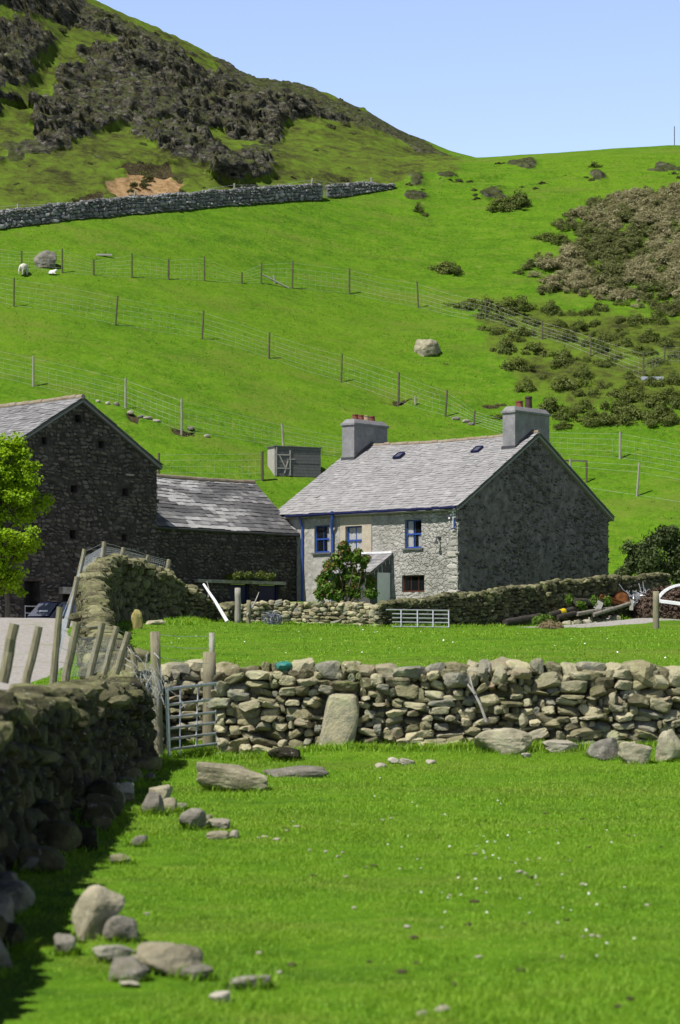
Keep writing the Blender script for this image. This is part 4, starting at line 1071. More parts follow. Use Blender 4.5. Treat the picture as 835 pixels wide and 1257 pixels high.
# ------------------------------------------------------------------ fences
FENCES = 'post and wire fences of the farm'
def fence(name, label, posts, r=.06, wires=6, mat='post', netf=.92, vert=.45, wr=.0042, side=0., group=FENCES, depth=None, closed_spans=None, lo=.04):
    """posts: photo (u, v) of foot and top; depth None = foot stands on the hillside ground"""
    PP = []
    for i, q in enumerate(posts):
        ub, vb, ut, vt = q[:4]
        if len(q) > 4: d = q[4]; foot = ray(ub, vb, d); 
        else: foot = ground(ub, vb); d = foot[1]
        top = ray(ut, vt, d)
        PP.append((foot, top, q[5] if len(q) > 5 else None))
    c = np.mean([p[0] for p in PP], axis=0)
    root = thing(name, label, 'fence', (c[0], c[1], H1(c[0], c[1])), group)
    for f, t, mt in PP:
        m = MB(); d = t - f; a = f - d * .12; rr = r * rng.uniform(.85, 1.15)
        k = np.linspace(0, 1, 5)[:, None]; pts = a + (t - a) * k; pts[1:4] += rng.normal(0, rr * .10, (3, 3))
        m.tube(pts, np.array([1.05, 1.02, 1, .96, .92]) * rr, 8)
        m.build('post', MAT[mt or mat], root)
    if wires:
        m = MB()
        for i in range(len(PP) - 1):
            if closed_spans is not None and i not in closed_spans: continue
            (f0, t0, _), (f1, t1, _) = PP[i], PP[i + 1]
            L = np.linalg.norm(f1 - f0); ns = max(2, int(L / 2.0))
            ks = np.linspace(0, 1, ns + 1)
            feet = f0 + (f1 - f0) * ks[:, None]; ups = (t0 - f0) + ((t1 - f1) - (t0 - f0)) * ks[:, None]
            if len(posts[i]) <= 4:
                g = H(feet[:, 0], feet[:, 1]); feet[1:-1, 2] = g[1:-1]
            hs = np.concatenate([np.linspace(lo, netf * .78, wires - 1), [netf]])
            for h in hs:
                w = feet + ups * h; w[1:-1, 2] += rng.normal(0, .015, ns - 1)
                m.tube(w, wr, 4, cap=False)
            nv = int(L / vert)
            for k in range(1, nv):
                q = k / nv
                fo = np.array([np.interp(q, ks, feet[:, j]) for j in range(3)]); u_ = np.array([np.interp(q, ks, ups[:, j]) for j in range(3)])
                m.tube([fo + u_ * lo, fo + u_ * netf * .78], wr * .5, 3, cap=False)
        m.build('wire_netting', MAT['wire'], root)
    return root
fence('wire_fence', 'uppermost wire fence of the open hillside, passing just behind the grazing sheep and a stone',
    [(-30, 328, -30, 300), (26.7, 329, 26.7, 308), (76.5, 335, 76.5, 305), (115, 338, 115, 319, ), (162, 341, 162, 311), (207, 343, 207, 318), (251, 345, 251, 315), (297, 348, 297, 334), (321, 348, 321, 323), (359, 354, 359.5, 320), (429, 361, 429, 329), (514, 378, 512, 346), (596, 396, 596.5, 368), (666, 418, 666, 394), (725, 440, 725.5, 412), (790, 466, 790, 432), (816, 446, 816, 425), (850, 450, 850, 425)], mat='post_dark', r=.06)
m = MB(); a = ground(355, 354); t_ = ray(322, 337, ground(321, 348)[1]); m.tube([a, t_], .06, 7); 
tf = [o for o in bpy.data.objects if o.name == 'wire_fence'][0]
m.build('brace', MAT['pale_boards'], tf)
m = MB(); a = ground(338, 348); m.tube([a, ray(336, 338, a[1])], .07, 7); m.build('post', MAT['post_grey'], tf)
fence('wire_fence', 'wire fence slanting down the hillside between the upper and lower fences towards the chimneys',
    [(-60, 362, -60, 328), (17, 376, 17.3, 341), (142, 399, 144.5, 363), (248, 416, 250, 381), (330, 440, 331, 408), (419, 469, 420, 434), (489, 494, 490, 457), (547, 511, 549, 479), (582, 521, 583, 504), (640, 540, 640, 520)], mat='post_dark', r=.065)
m = MB(); a = ground(510, 497); m.tube([a, ray(510, 486, a[1])], .07, 7); m.build('post', MAT['post_grey'], bpy.data.objects['wire_fence.001'])
fence('wire_fence', 'lowest long wire fence on the hillside with pale posts, above the barn ridge',
    [(-60, 452, -60, 420), (41, 474, 41, 437), (154, 501, 154.5, 464), (223, 530, 223, 489), (348, 549, 346, 520, ), (455, 566, 455, 540)], mat='post_grey', r=.075)
fence('wire_fence', 'short wire fence running from the barn eave to the old trailer box',
    [(195, 590, 195, 556), (322, 590, 322, 554)], mat='post_dark', r=.075, wires=5)
fence('wire_fence', 'wire fence on the slope beyond the big gable, with one tall and one short post',
    [(660, 556, 660, 528), (761, 563, 761.5, 530), (850, 578, 850, 546)], mat='post_grey', r=.075, wires=5)
fence('wire_fence', 'single tall post and thin wires on the slope just past the farmhouse gable',
    [(700, 596, 700, 563), (782, 609, 785, 568), (860, 622, 862, 582)], mat='post_grey', r=.075, wires=3, vert=9)
fence('wire_fence', 'wire netting fence standing on the hillside stone wall under the crag',
    [(-40, 285, -40, 256), (22, 277, 22, 250), (97, 268, 97, 249), (163, 262, 166, 235), (230, 256, 230, 236), (288, 250, 288, 225), (342, 248, 342, 226), (379, 245, 384, 219), (422, 241, 422, 225), (456, 234, 456, 218)], mat='post_grey', r=.085, wires=9, wr=.007, vert=.3)
m = MB(); a = ground(828, 172.5); p_ = ray(828, 155, a[1])
root = thing('fence_post', 'lone dark post standing on the skyline of the hill', 'post', a); m.tube([a - Z_ * .2, p_], .06, 7); m.build('pole', MAT['post_dark'], root)
# leaning posts along the near wall
fence('leaning_fence', 'row of leaning mossy posts with loose netting behind the near wall',
    [(-22, 830, -8, 764, 20), (5, 830, 18, 766, 22), (32, 838, 48, 769, 25), (65, 836, 74, 745, 29), (81, 834, 95, 764, 30), (110, 832, 126, 764, 33), (129, 822, 144, 769, 35), (144, 822, 158, 776, 36), (149, 824, 154, 787, 36.5), (167, 829, 163, 802, 36.3)],
    r=.047, wires=5, wr=.003, vert=.18, closed_spans=[3, 4, 5, 6, 7, 8])
fence('leaning_fence', 'wire netting fence with leaning posts on top of the tall curving wall',
    [(66, 830, 72, 765, 46), (83, 764, 95, 708, 62), (95, 716, 104, 674, 70), (126, 684, 128, 665, 81), (149, 684, 152, 672, 85), (180, 690, 182, 681, 89), (206, 698, 208, 687, 91)], r=.075, wires=7, wr=.005, vert=.2, lo=-.1)
# ------------------------------------------------------------------ gates
def gate_post(label, u, v0, v1, d, r, mat='post', u2=None, name='gate_post'):
    f = ray(u, v0, d); t = ray(u if u2 is None else u2, v1, d); root = thing(name, label, 'post', f)
    m = MB(); k = np.linspace(0, 1, 6)[:, None]; a = f - Z_ * .3; P = a + (t - a) * k; P[1:5, :2] += rng.normal(0, r * .06, (4, 2))
    m.tube(P, np.array([1.04, 1.02, 1, .99, .98, .97]) * r, 14); m.tube([P[-1] - Z_ * .002, P[-1] + Z_ * r * .12], [r * .97, r * .75], 14)
    m.build('trunk_pole', MAT[mat], root, smooth=True); return root
gate_post('round mossy gate post at the end of the near wall, netting nailed to it', 195.5, 934, 776, 35.2, .075, u2=190.5, mat='post')
gate_post('thick round gate post behind the latch end of the metal field gate', 257, 926, 801, 37.6, .105, mat='post')
gate_post('thin pale stake standing behind the thick round gate post', 260, 905, 777, 38.2, .045, mat='post_grey', name='fence_stake')
g0, g1 = ray(207, 934, 35.3), ray(268.5, 926, 37.2); top0, top1 = ray(204, 846, 35.3), ray(266.5, 839, 37.2)
gate = thing('field_gate', 'galvanised seven bar metal field gate hung between two round wooden posts', 'gate', g0)
ex = (g1 - g0); up0 = top0 - g0; up1 = top1 - g1
def gp(s, h): return g0 + ex * s + (up0 + (up1 - up0) * s) * h
for s in (0.015, .985):
    m = MB(); m.tube([gp(s, -.01), gp(s, 1.01)], .027, 10); m.build('gate_stile', MAT['galv'], gate)
for h in (0.0, .155, .30, .45, .60, .78, 1.0):
    m = MB(); m.tube([gp(.015, h), gp(.985, h)], .021 if 0 < h < 1 else .026, 10); m.build('gate_bar', MAT['galv'], gate)
for s, s2 in ((.27, .22), (.62, .53)):
    m = MB(); m.tube([gp(s2, .01) - np.array([0, .03, 0]), gp(s, .99) - np.array([0, .03, 0])], .011, 8); m.build('gate_brace', MAT['galv'], gate)
m = MB(); m.tube([gp(.985, .9), gp(1.05, .9)], .016, 6); m.tube([gp(1.04, .96), gp(1.04, .84)], .012, 6); m.build('latch', MAT['galv'], gate)
# netting tangle nailed from the gate post to the wall end
nt = thing('wire_netting', 'crumpled wire netting bunched against the gate post over the wall end', 'netting', ray(180, 850, 35))
m = MB()
for k in range(46):
    a = ray(166 + rng.uniform(0, 28), 800 + rng.uniform(0, 60), 34.9 + rng.uniform(-.15, .15)); P = [a]
    dr = np.array([rng.normal(0, .03), rng.normal(0, .03), -.11])
    for q in range(5): P.append(P[-1] + dr + rng.normal(0, .035, 3))
    m.tube(P, .003, 4, cap=False)
for h in range(6):
    P = [ray(160 + 5.2 * i, 795 + h * 14 + i * 6 + rng.normal(0, 2), 35.0 - .02 * i) for i in range(7)]; m.tube(P, .003, 4, cap=False)
m.build('mesh', MAT['wire'], nt)
# wires across the opening above the gate
nt = thing('wire_strand', 'thin wire strands stretched above the metal gate between its posts', 'wire', ray(225, 800, 36))
m = MB()
for v0, v1 in ((779, 781), (792, 796), (806, 815)): m.tube([ray(192, v0, 35.1), ray(225, (v0 + v1) / 2 + 1.5, 36.4), ray(258, v1, 37.4)], .0035, 5)
m.build('strand', MAT['wire'], nt)
# gate leaned against the garden wall
q0, q1 = ray(474, 769, 95.0), ray(551, 770, 95.6); mg = thing('field_gate', 'galvanised metal gate propped against the shaded garden wall', 'gate', q0)
ex2 = q1 - q0; hh = np.array([0, .12, .66])
for h in (0, .27, .52, .76, 1.0):
    m = MB(); m.tube([q0 + hh * h + ex2 * (0 if h == 1 else .1), q1 + hh * h], .028, 8); m.build('gate_bar', MAT['galv'], mg)
for s in (.24, .5, .75, 1.0):
    m = MB(); m.tube([q0 + ex2 * s - np.array([0, .03, 0]), q0 + ex2 * s + hh - np.array([0, .03, 0])], .028, 8); m.build('gate_upright', MAT['galv'], mg)
gate_post('short round post beside the thin stake in front of the outbuilding', 292, 760, 722, 93, .12, mat='post_grey')
gate_post('thin mossy stake next to the round post before the outbuilding', 305.5, 763, 737, 92, .085, mat='post', name='fence_stake')
gate_post('round wooden post standing in the gravel strip before the debris pile', 805.5, 775, 726, 92, .12, mat='post')
a, b_ = ray(250, 717, 92.5), ray(279, 763, 91.5); r_ = thing('white_pole', 'white painted pole leaning on the end of the curving wall', 'pole', b_)
m = MB(); m.tube([a, (a + b_) / 2 + np.array([0, 0, .05]), b_], [.045, .06, .075], 8); m.build('bar', MAT['plastic_white'], r_)
for (a, b_) in (((303, 756, 91.8), (318, 727, 93)), ((256, 733, 93.5), (254, 713, 93.5))):
    P, Q = ray(*a), ray(*b_); r_ = thing('thin_branch', 'bare thin stick poking up ' + ('between stake and garden wall' if a[0] > 300 else 'from the end of the curving wall'), 'stick', P)
    m = MB(); m.tube([P, (P + Q) / 2 + np.array([.05, 0, 0]), Q], [.03, .025, .015], 6); m.build('stick', MAT['twig'], r_)
# forked pale branch on the field wall
r_ = thing('forked_branch', 'pale forked dead branch leaning on the face of the field wall', 'branch', ray(598, 885, 35.4))
m = MB(); P = [ray(597, 886, 35.42), ray(590, 866, 35.45), ray(583, 852, 35.5), ray(571, 836, 35.6), ray(565, 829, 35.7)]; m.tube(P, [.022, .02, .018, .014, .008], 6)
m.tube([ray(583, 852, 35.48), ray(579, 840, 35.5), ray(577, 828, 35.6)], [.015, .013, .008], 6); m.build('stick', MAT['twig'], r_)
r_ = thing('plastic_scrap', 'teal plastic scrap lying on the coping of the field wall', 'plastic scrap', ray(350, 818, 36.2))
m = MB(); S = rock_shape(2, np.random.default_rng(2), False, 9); m.add(S * np.array([.10, .09, .06]) + ray(350, 817, 36.0), ICO[2][1]); m.build('scrap', MAT['teal'], r_)

# ------------------------------------------------------------------ loose boulders
def boulder(name, label, u, vb, wpx, hpx, mat='boulder', seed=0, depth=.8, group=None, lvl=4, boxy=True, tilt=0., d=None, sink=.12, nz=.09, cat='rock'):
    g = ground(u, vb) if d is None else np.array([*ray(u, vb, d)[:2], H1(*ray(u, vb, d)[:2])])
    w = wpx / F * g[1]; h = hpx / F * g[1]; dp = w * depth
    r0 = np.random.default_rng(seed); S = rock_shape(lvl, r0, boxy, 13, (.72, 1.12), 26) if boxy else rock_shape(lvl, r0, False, 15, (.78, 1.0), 12)
    S = S * (1 + nz * fbm(S * 1.6 + seed, 3, 5) + .03 * fbm(S * 6 + seed, 3, 6) - .05 * sst(.5, .9, ridged(S * 1.3 + seed, 2, 7)))[:, None]; S = S / np.abs(S).max(0)
    hz = h / (1 - sink)
    V = (S * np.array([w, dp, hz]) * .5) @ euler(r0.normal(0, .08), tilt, r0.normal(0, .15)).T
    lo = V[:, 2].min()
    V = V + np.array([g[0], g[1] + dp * .35, g[2] - lo - hz * sink])
    r_ = thing(name, label, cat, (g[0], g[1] + dp * .35, g[2]), group)
    o = mesh_obj('stone_body', V, [ICO[lvl][1]], MAT[mat], r_, False, tint=np.full(len(V), r0.random()))
    return r_
def single(name, label, *a, **k):
    r_ = boulder(name, label, *a, **k); o = r_.children[0]
    o.parent = None; o.location = r_.location; o.name = 'tmp'
    for kk in ('label', 'category', 'group'):
        if kk in r_: o[kk] = r_[kk]
    bpy.data.objects.remove(r_); o.name = name; o.data.name = name
    return o
single('boulder', 'tall pale lichened boulder standing upright at the shadow edge of the near wall', 114, 1154, 70, 84, seed=24, tilt=.22, depth=.75, nz=.12, boxy=False)
single('boulder', 'dark rounded boulder tucked behind the tall upright boulder', 146, 1158, 46, 34, 'grey_boulder', seed=31)
single('boulder', 'small rough stone on the shadowed side of the tall upright boulder', 80, 1174, 30, 28, 'grey_boulder', seed=8)
single('flat_rock', 'long flat ridged rock sunk in the grass past the tall boulder', 208, 1198, 112, 42, seed=23, depth=.9, boxy=False, tilt=.12, nz=.16, sink=.25)
single('flat_rock', 'low grey slab between the tall boulder and the long flat rock', 142, 1182, 62, 22, 'grey_boulder', seed=26)
single('flat_rock', 'broken angular stone lapping the front of the long flat rock', 158, 1206, 58, 30, 'grey_boulder', seed=61)
single('flat_rock', 'low dark lichened stone alone beyond the end of the long flat rock', 306, 1216, 52, 18, 'grey_boulder', seed=33)
single('loose_stone', 'smooth pinkish stone lying in grass below the flat rock', 270, 1232, 28, 15, 'pale_stone', seed=41, boxy=False, lvl=3)
single('loose_stone', 'small pale stone in grass in front of the broken angular stone', 158, 1212, 30, 9, 'pale_stone', seed=42, boxy=False, lvl=3)
single('loose_stone', 'small tan stone at the lower edge of the picture', 541, 1243, 24, 9, 'pale_stone', seed=43, boxy=False, lvl=3)
single('loose_stone', 'smaller of the two tan stones near the lower edge', 518, 1247, 16, 7, 'pale_stone', seed=44, boxy=False, lvl=3)
single('boulder', 'large flat topped block lying in front of the metal field gate', 286, 973, 92, 36, seed=52, depth=.6, tilt=.06)
single('flat_rock', 'long thin slab lying on the grass beside the flat topped block', 364, 955, 84, 15, 'grey_boulder', seed=53, depth=.5)
single('boulder', 'rounded mossy stone sunk at the wall foot near the gate', 350, 936, 46, 20, 'mossy_wall', seed=54, boxy=False)
single('boulder', 'yellowish stone at the foot of the near wall below the gate', 209, 1000, 24, 24, seed=55, lvl=3)
single('boulder', 'dark angular stone at the foot of the near wall beside the yellowish stone', 237, 1020, 36, 32, 'grey_boulder', seed=56, lvl=3)
single('loose_stone', 'pale flat stone above its pair, below the dark angular stone', 266, 1018, 34, 13, 'pale_stone', seed=57, lvl=3)
single('loose_stone', 'brownish flat stone just in front of the pale flat stone', 267, 1031, 28, 10, seed=58, lvl=3)
single('loose_stone', 'little upright pale stone at the end of the loose stone line', 287, 1030, 12, 12, 'pale_stone', seed=59, lvl=3)
single('boulder', 'brown stone in deep shade at the near wall foot', 186, 1002, 34, 30, 'grey_boulder', seed=60, lvl=3)
single('boulder', 'big smooth rounded boulder bulging from the foot of the field wall', 621, 926, 78, 36, seed=63, boxy=False, depth=.7)
single('flat_rock', 'flat pale stone at the wall foot beyond the smooth rounded boulder', 690, 923, 48, 15, 'pale_stone', seed=64, depth=.6, lvl=3)
single('boulder', 'dark rounded boulder at the wall foot next to the flat pale stone', 742, 933, 46, 30, 'grey_boulder', seed=65, boxy=False)
single('boulder', 'angular tan block at the wall foot between two darker boulders', 781, 938, 44, 30, seed=66)
single('boulder', 'reddish angular boulder at the wall foot by the picture edge', 822, 936, 36, 40, seed=67)
rf = np.random.default_rng(515)
for i in range(34):
    y_ = 11.5 + 20 * rf.random() ** 1.2; xf = np.interp(y_, [10, 13.5, 17, 22, 27, 31], [-2.26, -2.44, -2.64, -2.80, -2.92, -2.98]) + .36 + abs(rf.normal(.05, .14)); w_ = rf.uniform(.14, .42)
    u_ = UC + F * xf / y_; v_ = HZ - (H1(xf, y_) - EYE) * F / y_
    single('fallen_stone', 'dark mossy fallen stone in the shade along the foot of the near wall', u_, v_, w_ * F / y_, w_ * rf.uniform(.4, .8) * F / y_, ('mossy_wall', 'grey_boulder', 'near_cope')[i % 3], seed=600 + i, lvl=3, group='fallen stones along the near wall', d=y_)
for i, (u_, v_, w_, h_) in enumerate(((196, 985, 30, 22), (222, 996, 16, 12), (252, 1012, 18, 12), (170, 1040, 22, 14), (148, 1062, 26, 16), (120, 1120, 26, 16), (176, 1192, 40, 20), (240, 1204, 44, 20), (196, 1180, 60, 22))):
    single('fallen_stone', ('pale fallen stone in the spill below the gate', 'rough fallen stone at the sunlit edge of the wall shadow', 'broken slab heaped with the long flat ridged rock')[0 if i < 3 else 1 if i < 6 else 2], u_, v_, w_, h_, 'grey_boulder' if i % 2 else 'boulder', seed=660 + i, lvl=3, group='spilled stones of the near wall')
for i, (u, v, w, h) in enumerate(((468, 943, 16, 7), (483, 938, 14, 9), (500, 939, 22, 9), (530, 938, 14, 6), (646, 930, 14, 6))):
    single('loose_stone', 'small fallen stone lying in the grass at the foot of the field wall', u, v, w, h, 'pale_stone', seed=70 + i, lvl=3, group='fallen stones at the field wall foot')
single('boulder', 'bright yellow lichened stone standing by the tall curving wall', 168, 772, 15, 26, 'yellow_stone', seed=81, lvl=3, depth=.7)
single('flat_rock', 'flat stone in the grass beside the yellow lichened stone', 190, 767, 26, 7, 'boulder', seed=82, lvl=3)
single('boulder', 'big angular boulder alone on the green hillside above the chimneys', 526, 438, 36, 25, 'boulder', seed=95, depth=.9, tilt=-.1)
single('boulder', 'grey pointed boulder on the hillside behind the grazing sheep', 56, 329, 31, 21, 'grey_boulder', seed=92, tilt=-.22)
for i, (u, v, w, h) in enumerate(((132, 497, 7, 5), (143, 498, 8, 5), (160, 508, 9, 5), (181, 515, 12, 5), (192, 518, 10, 4), (234, 528, 10, 5), (254, 537, 8, 4), (560, 516, 12, 5), (572, 519, 10, 5), (578, 522, 8, 4), (120, 494, 6, 4), (173, 513, 8, 4))):
    single('loose_stone', 'small stone left from a tumbled bank on the hillside', u, v, w, h, 'grey_boulder' if i % 2 else 'pale_stone', seed=100 + i, lvl=2, group='stones of the tumbled bank on the hillside')
# pale stones and droppings scattered in the near grass
r7 = np.random.default_rng(77)
pm = []
for k in range(3):
    S = rock_shape(2, r7, False, 10); m = MB(); m.add(S * np.array([.5, .42, .3]), ICO[2][1], .5 + .15 * k); pm.append(make_mesh('loose_pebble', np.concatenate(m.V), m.F, False, {'tint': np.concatenate(m.A)})); pm[-1].materials.append(MAT['pale_stone'])
S = rock_shape(2, r7, False, 10); dm = make_mesh('sheep_dropping', S * np.array([.5, .45, .25]), [ICO[2][1]], False); dm.materials.append(plain('dung', (.05, .04, .02), .9))
spots = [(318, 1030), (340, 1032), (325, 1029), (180, 1124), (365, 1016), (380, 1045), (421, 1048), (400, 1047), (360, 1010), (352, 1021), (470, 1008), (480, 1006), (415, 1053), (450, 1066), (425, 1078), (435, 1116), (552, 1101), (588, 1177), (583, 1050), (597, 1055), (638, 1072), (645, 1074), (660, 1088), (715, 1088), (716, 1152), (727, 1151), (735, 1152), (795, 1113), (690, 1177), (500, 1140), (318, 1172), (343, 1196)]
for k, (u, v) in enumerate(spots):
    g = ground(u, v); o = bpy.data.objects.new('loose_pebble', pm[k % 3]); COL.objects.link(o); s = r7.uniform(.018, .038) * (1.4 if k < 4 else 1)
    o.location = tuple(g + np.array([0, 0, .008 + s * .1])); o.scale = (s * r7.uniform(.8, 1.6), s, s * .9); o.rotation_euler = (0, 0, r7.uniform(0, 6))
    tag(o, 'small pale pebble lying in the short grass of the near pasture', 'pebble', 'pale pebbles in the near pasture')
for k in range(46):
    u, v = r7.uniform(300, 835), 960 + 290 * r7.random() ** 1.2
    g = ground(u, v); o = bpy.data.objects.new('sheep_dropping', dm); COL.objects.link(o); s = r7.uniform(.02, .04)
    o.location = tuple(g + np.array([0, 0, .004 + s * .08])); o.scale = (s * r7.uniform(.9, 1.5), s, s); o.rotation_euler = (0, 0, r7.uniform(0, 6))
    tag(o, 'small dark sheep dropping in the short grass of the near pasture', 'dropping', 'sheep droppings in the near pasture')
m = MB()
for k in range(120):
    if k < 75:
        cu, cv = [(580, 1052), (650, 1080), (720, 1152), (470, 1010), (620, 1065), (760, 1020), (560, 1040)][k % 7]; u, v = cu + r7.normal(0, 60), cv + r7.normal(0, 28)
    else: u, v = r7.uniform(170, 835), r7.uniform(772, 812)
    if v > 1250 or u < 210: continue
    g = ground(u, v, 9 if v > 930 else 45); s = .009 if v > 930 else .024
    n = 6; th_ = np.arange(n) / n * 6.283; P = np.stack([np.cos(th_) * s, np.sin(th_) * s, 0 * th_ + .003], 1)
    m.add(np.concatenate([P, [[0, 0, .008]]]) @ euler(r7.normal(0, .3), r7.normal(0, .3), 0).T + g + np.array([0, 0, .05 if v > 930 else .06]), np.array([[i, (i + 1) % n, n] for i in range(n)]))
o = m.build('daisies', MAT['daisy'], None); tag(o, 'tiny white daisies dotted through the pasture', 'daisies', kind='stuff')

# ------------------------------------------------------------------ vegetation
def cards(C, size, outward=None, asp=.55, bend=.15, flat=0., rg=rng):
    n = len(C); a = rg.normal(size=(n, 3)); 
    if outward is not None: a = a * .75 + outward * 1.0
    a[:, 2] += flat
    a /= np.linalg.norm(a, axis=1)[:, None] + 1e-9
    b = rg.normal(size=(n, 3)); b -= (b * a).sum(1)[:, None] * a; b /= np.linalg.norm(b, axis=1)[:, None] + 1e-9
    c = np.cross(a, b); s = np.broadcast_to(size, (n,))[:, None]
    V = np.stack([C - b * s * .5, C + c * s * asp * .5 + a * s * bend * .5 - b * s * .05, C + b * s * .5, C - c * s * asp * .5 + a * s * bend * .5 - b * s * .05], 1)
    return V.reshape(-1, 3), np.arange(n * 4).reshape(n, 4)
def clumps(K, rx, rz, per, spread, leaf, seed, dome=True, upb=.3, z0=.0, asp=.55):
    """unit bush: leaf sprays gathered into uneven clumps"""
    r = np.random.default_rng(seed); Cs = []; Os = []; Ts = []
    for k in range(K):
        th_ = r.uniform(0, 6.283); ph = math.acos(r.uniform(0, 1) if dome else r.uniform(-1, 1)); rad = r.uniform(.45, 1.0) ** .5
        dv = np.array([math.sin(ph) * math.cos(th_), math.sin(ph) * math.sin(th_), math.cos(ph)])
        lump = 1 + .25 * math.sin(3 * th_ + seed) + .18 * math.sin(5 * th_ + 1.7 * seed)
        c = dv * np.array([rx * lump, rx * lump, rz]) * rad * .82 + np.array([0, 0, z0])
        n = int(per * r.uniform(.6, 1.4)); sp = spread * r.uniform(.6, 1.35)
        q = r.normal(size=(n, 3)); q /= np.linalg.norm(q, axis=1)[:, None]; q *= r.random(n)[:, None] ** .45
        Cs.append(c + q * sp * np.array([1, 1, .8])); Os.append(q + dv * .8 + np.array([0, 0, upb])); Ts.append(np.full(n, r.random() * .55) + r.random(n) * .45)
    C = np.concatenate(Cs); O_ = np.concatenate(Os); T = np.concatenate(Ts); keep = C[:, 2] > -.05
    V, Fc = cards(C[keep], leaf * r.uniform(.6, 1.4, keep.sum()), O_[keep], asp=asp, rg=r)
    return V, Fc, np.repeat(T[keep], 4), C[keep]
# gorse bushes on the hill: a few meshes shared by many objects
gm = []
for k in range(5):
    V, Fc, T, C = clumps(26, .5, .62 + .1 * (k % 2), 120, .17, .065, 200 + k); me = make_mesh('gorse_bush', V, [Fc], False, {'tint': T}); me.materials.append(MAT['gorse']); gm.append(me)
hm = []
for k in range(2):
    V, Fc, T, C = clumps(20, .5, .45, 100, .16, .075, 230 + k); me = make_mesh('heather_clump', V, [Fc], False, {'tint': T}); me.materials.append(MAT['heather']); hm.append(me)
nb = [0]
def bush(u, vb, wpx, hpx, label, group=None, meshes=None, name='gorse_bush', cat='bush'):
    g = ground(u, vb); w = wpx / F * g[1]; h = hpx / F * g[1]; k = nb[0]; nb[0] += 1
    ms = meshes or gm
    o = bpy.data.objects.new(name, ms[k % len(ms)]); COL.objects.link(o); o.location = (g[0], g[1] + w * .25, g[2] - .05)
    o.scale = (w * .98, w * .9, h * 1.75); o.rotation_euler = (0, 0, k * 1.31)
    return tag(o, label, cat, group)
bush(550, 336, 44, 22, 'round dark gorse bush alone on the open hillside beside the upper fence')
bush(615, 260, 40, 20, 'lower part of the broad gorse clump below the rocky brow')
bush(637, 257, 40, 26, 'taller part of the broad gorse clump below the rocky brow')
bush(514, 262, 14, 14, 'small dark tuft of gorse under the saddle of the hill'); bush(522, 266, 12, 9, 'tiny gorse sprig beside the small dark tuft under the saddle')
bush(674, 296, 36, 16, 'low green gorse bush on the uphill edge of the brown thicket')
bush(690, 300, 34, 15, 'green gorse bush against the flank of the brown thicket')
bush(638, 337, 20, 8, 'flat little gorse bush beside the tip of the brown thicket')
bush(730, 197 + 9, 18, 8, 'flat dark bush near the skyline of the hill')
G1 = 'gorse bushes scattered below the brown thicket'; SL = 'low dark green gorse bush in the scattered scrub below the brown thicket'
sc = [(300, 158, 90, 28), (330, 152, 60, 30), (365, 165, 70, 40), (420, 172, 110, 48), (450, 165, 60, 40), (370, 215, 60, 28), (400, 222, 60, 28), (410, 268, 80, 42), (440, 312, 90, 42), (480, 275, 90, 36), (520, 280, 80, 36), (545, 300, 70, 36), (555, 292, 60, 40), (610, 178, 60, 28), (590, 214, 60, 30), (660, 238, 60, 36), (690, 192, 50, 26), (700, 252, 60, 30), (630, 204, 50, 26), (645, 268, 50, 32), (575, 354, 120, 46), (540, 358, 80, 30), (460, 360, 60, 36), (520, 412, 70, 48), (560, 430, 70, 34), (650, 354, 60, 32), (690, 382, 90, 42), (730, 385, 80, 36), (780, 400, 90, 46), (810, 388, 80, 40), (660, 438, 90, 42), (740, 434, 100, 46), (600, 408, 70, 34), (815, 440, 60, 40), (760, 240, 60, 34), (800, 252, 70, 40), (825, 285, 50, 34), (710, 330, 40, 26), (640, 300, 50, 24), (550, 450, 60, 20), (390, 424, 50, 16), (780, 300, 60, 34), (620, 440, 90, 40), (700, 420, 90, 44), (790, 430, 80, 46), (600, 290, 50, 26), (685, 285, 50, 26), (735, 275, 60, 34), (470, 200, 60, 30), (520, 170, 60, 34), (560, 180, 50, 30), (730, 200, 70, 40), (780, 195, 60, 40), (640, 165, 50, 30)]
sc += [(600, 330, 70, 36), (670, 405, 70, 36), (625, 375, 60, 30), (720, 355, 60, 30), (770, 350, 60, 34), (820, 345, 60, 36), (760, 330, 50, 26), (500, 335, 50, 24), (430, 240, 60, 30), (455, 225, 60, 30), (560, 235, 60, 30), (610, 250, 60, 30), (700, 440, 80, 36), (780, 445, 80, 36), (830, 405, 60, 40), (540, 205, 50, 24), (350, 185, 60, 30), (390, 188, 60, 30), (660, 300, 50, 24), (590, 375, 60, 26), (760, 275, 50, 26), (620, 225, 40, 22), (830, 230, 50, 30), (690, 225, 50, 26), (420, 205, 50, 26)]
for (cx, cy, w, h) in sc: bush(415 + cx / 1.988, 300 + cy / 1.988, w / 1.988, h / 1.988, SL, G1)
# bushes dotted on the crag and skyline
hb = [(418, 121, 8, 5), (440, 134, 8, 5), (300, 97, 8, 5), (265, 75, 10, 6), (330, 103, 8, 5), (350, 106, 9, 5), (190, 40, 14, 8), (150, 26, 16, 8), (120, 16, 14, 8), (210, 55, 12, 7), (230, 63, 12, 7), (75, 35, 12, 6), (290, 186, 14, 8), (385, 190, 9, 5), (365, 196, 8, 5), (455, 205, 8, 4), (470, 196, 7, 4), (250, 230, 14, 6), (60, 250, 16, 7), (30, 255, 14, 7), (90, 244, 14, 6), (110, 200, 12, 6), (50, 215, 14, 6), (20, 225, 14, 7), (230, 195, 12, 6), (500, 190, 8, 5), (520, 195, 8, 5), (340, 190, 10, 5), (308, 218, 14, 7)]
for (u, v, w, h) in hb: bush(u, v + h * .4, w, h, 'small dark heather clump growing among the crag rocks', 'heather clumps on the crag', hm, 'heather_clump', 'heather')
rh = np.random.default_rng(404)
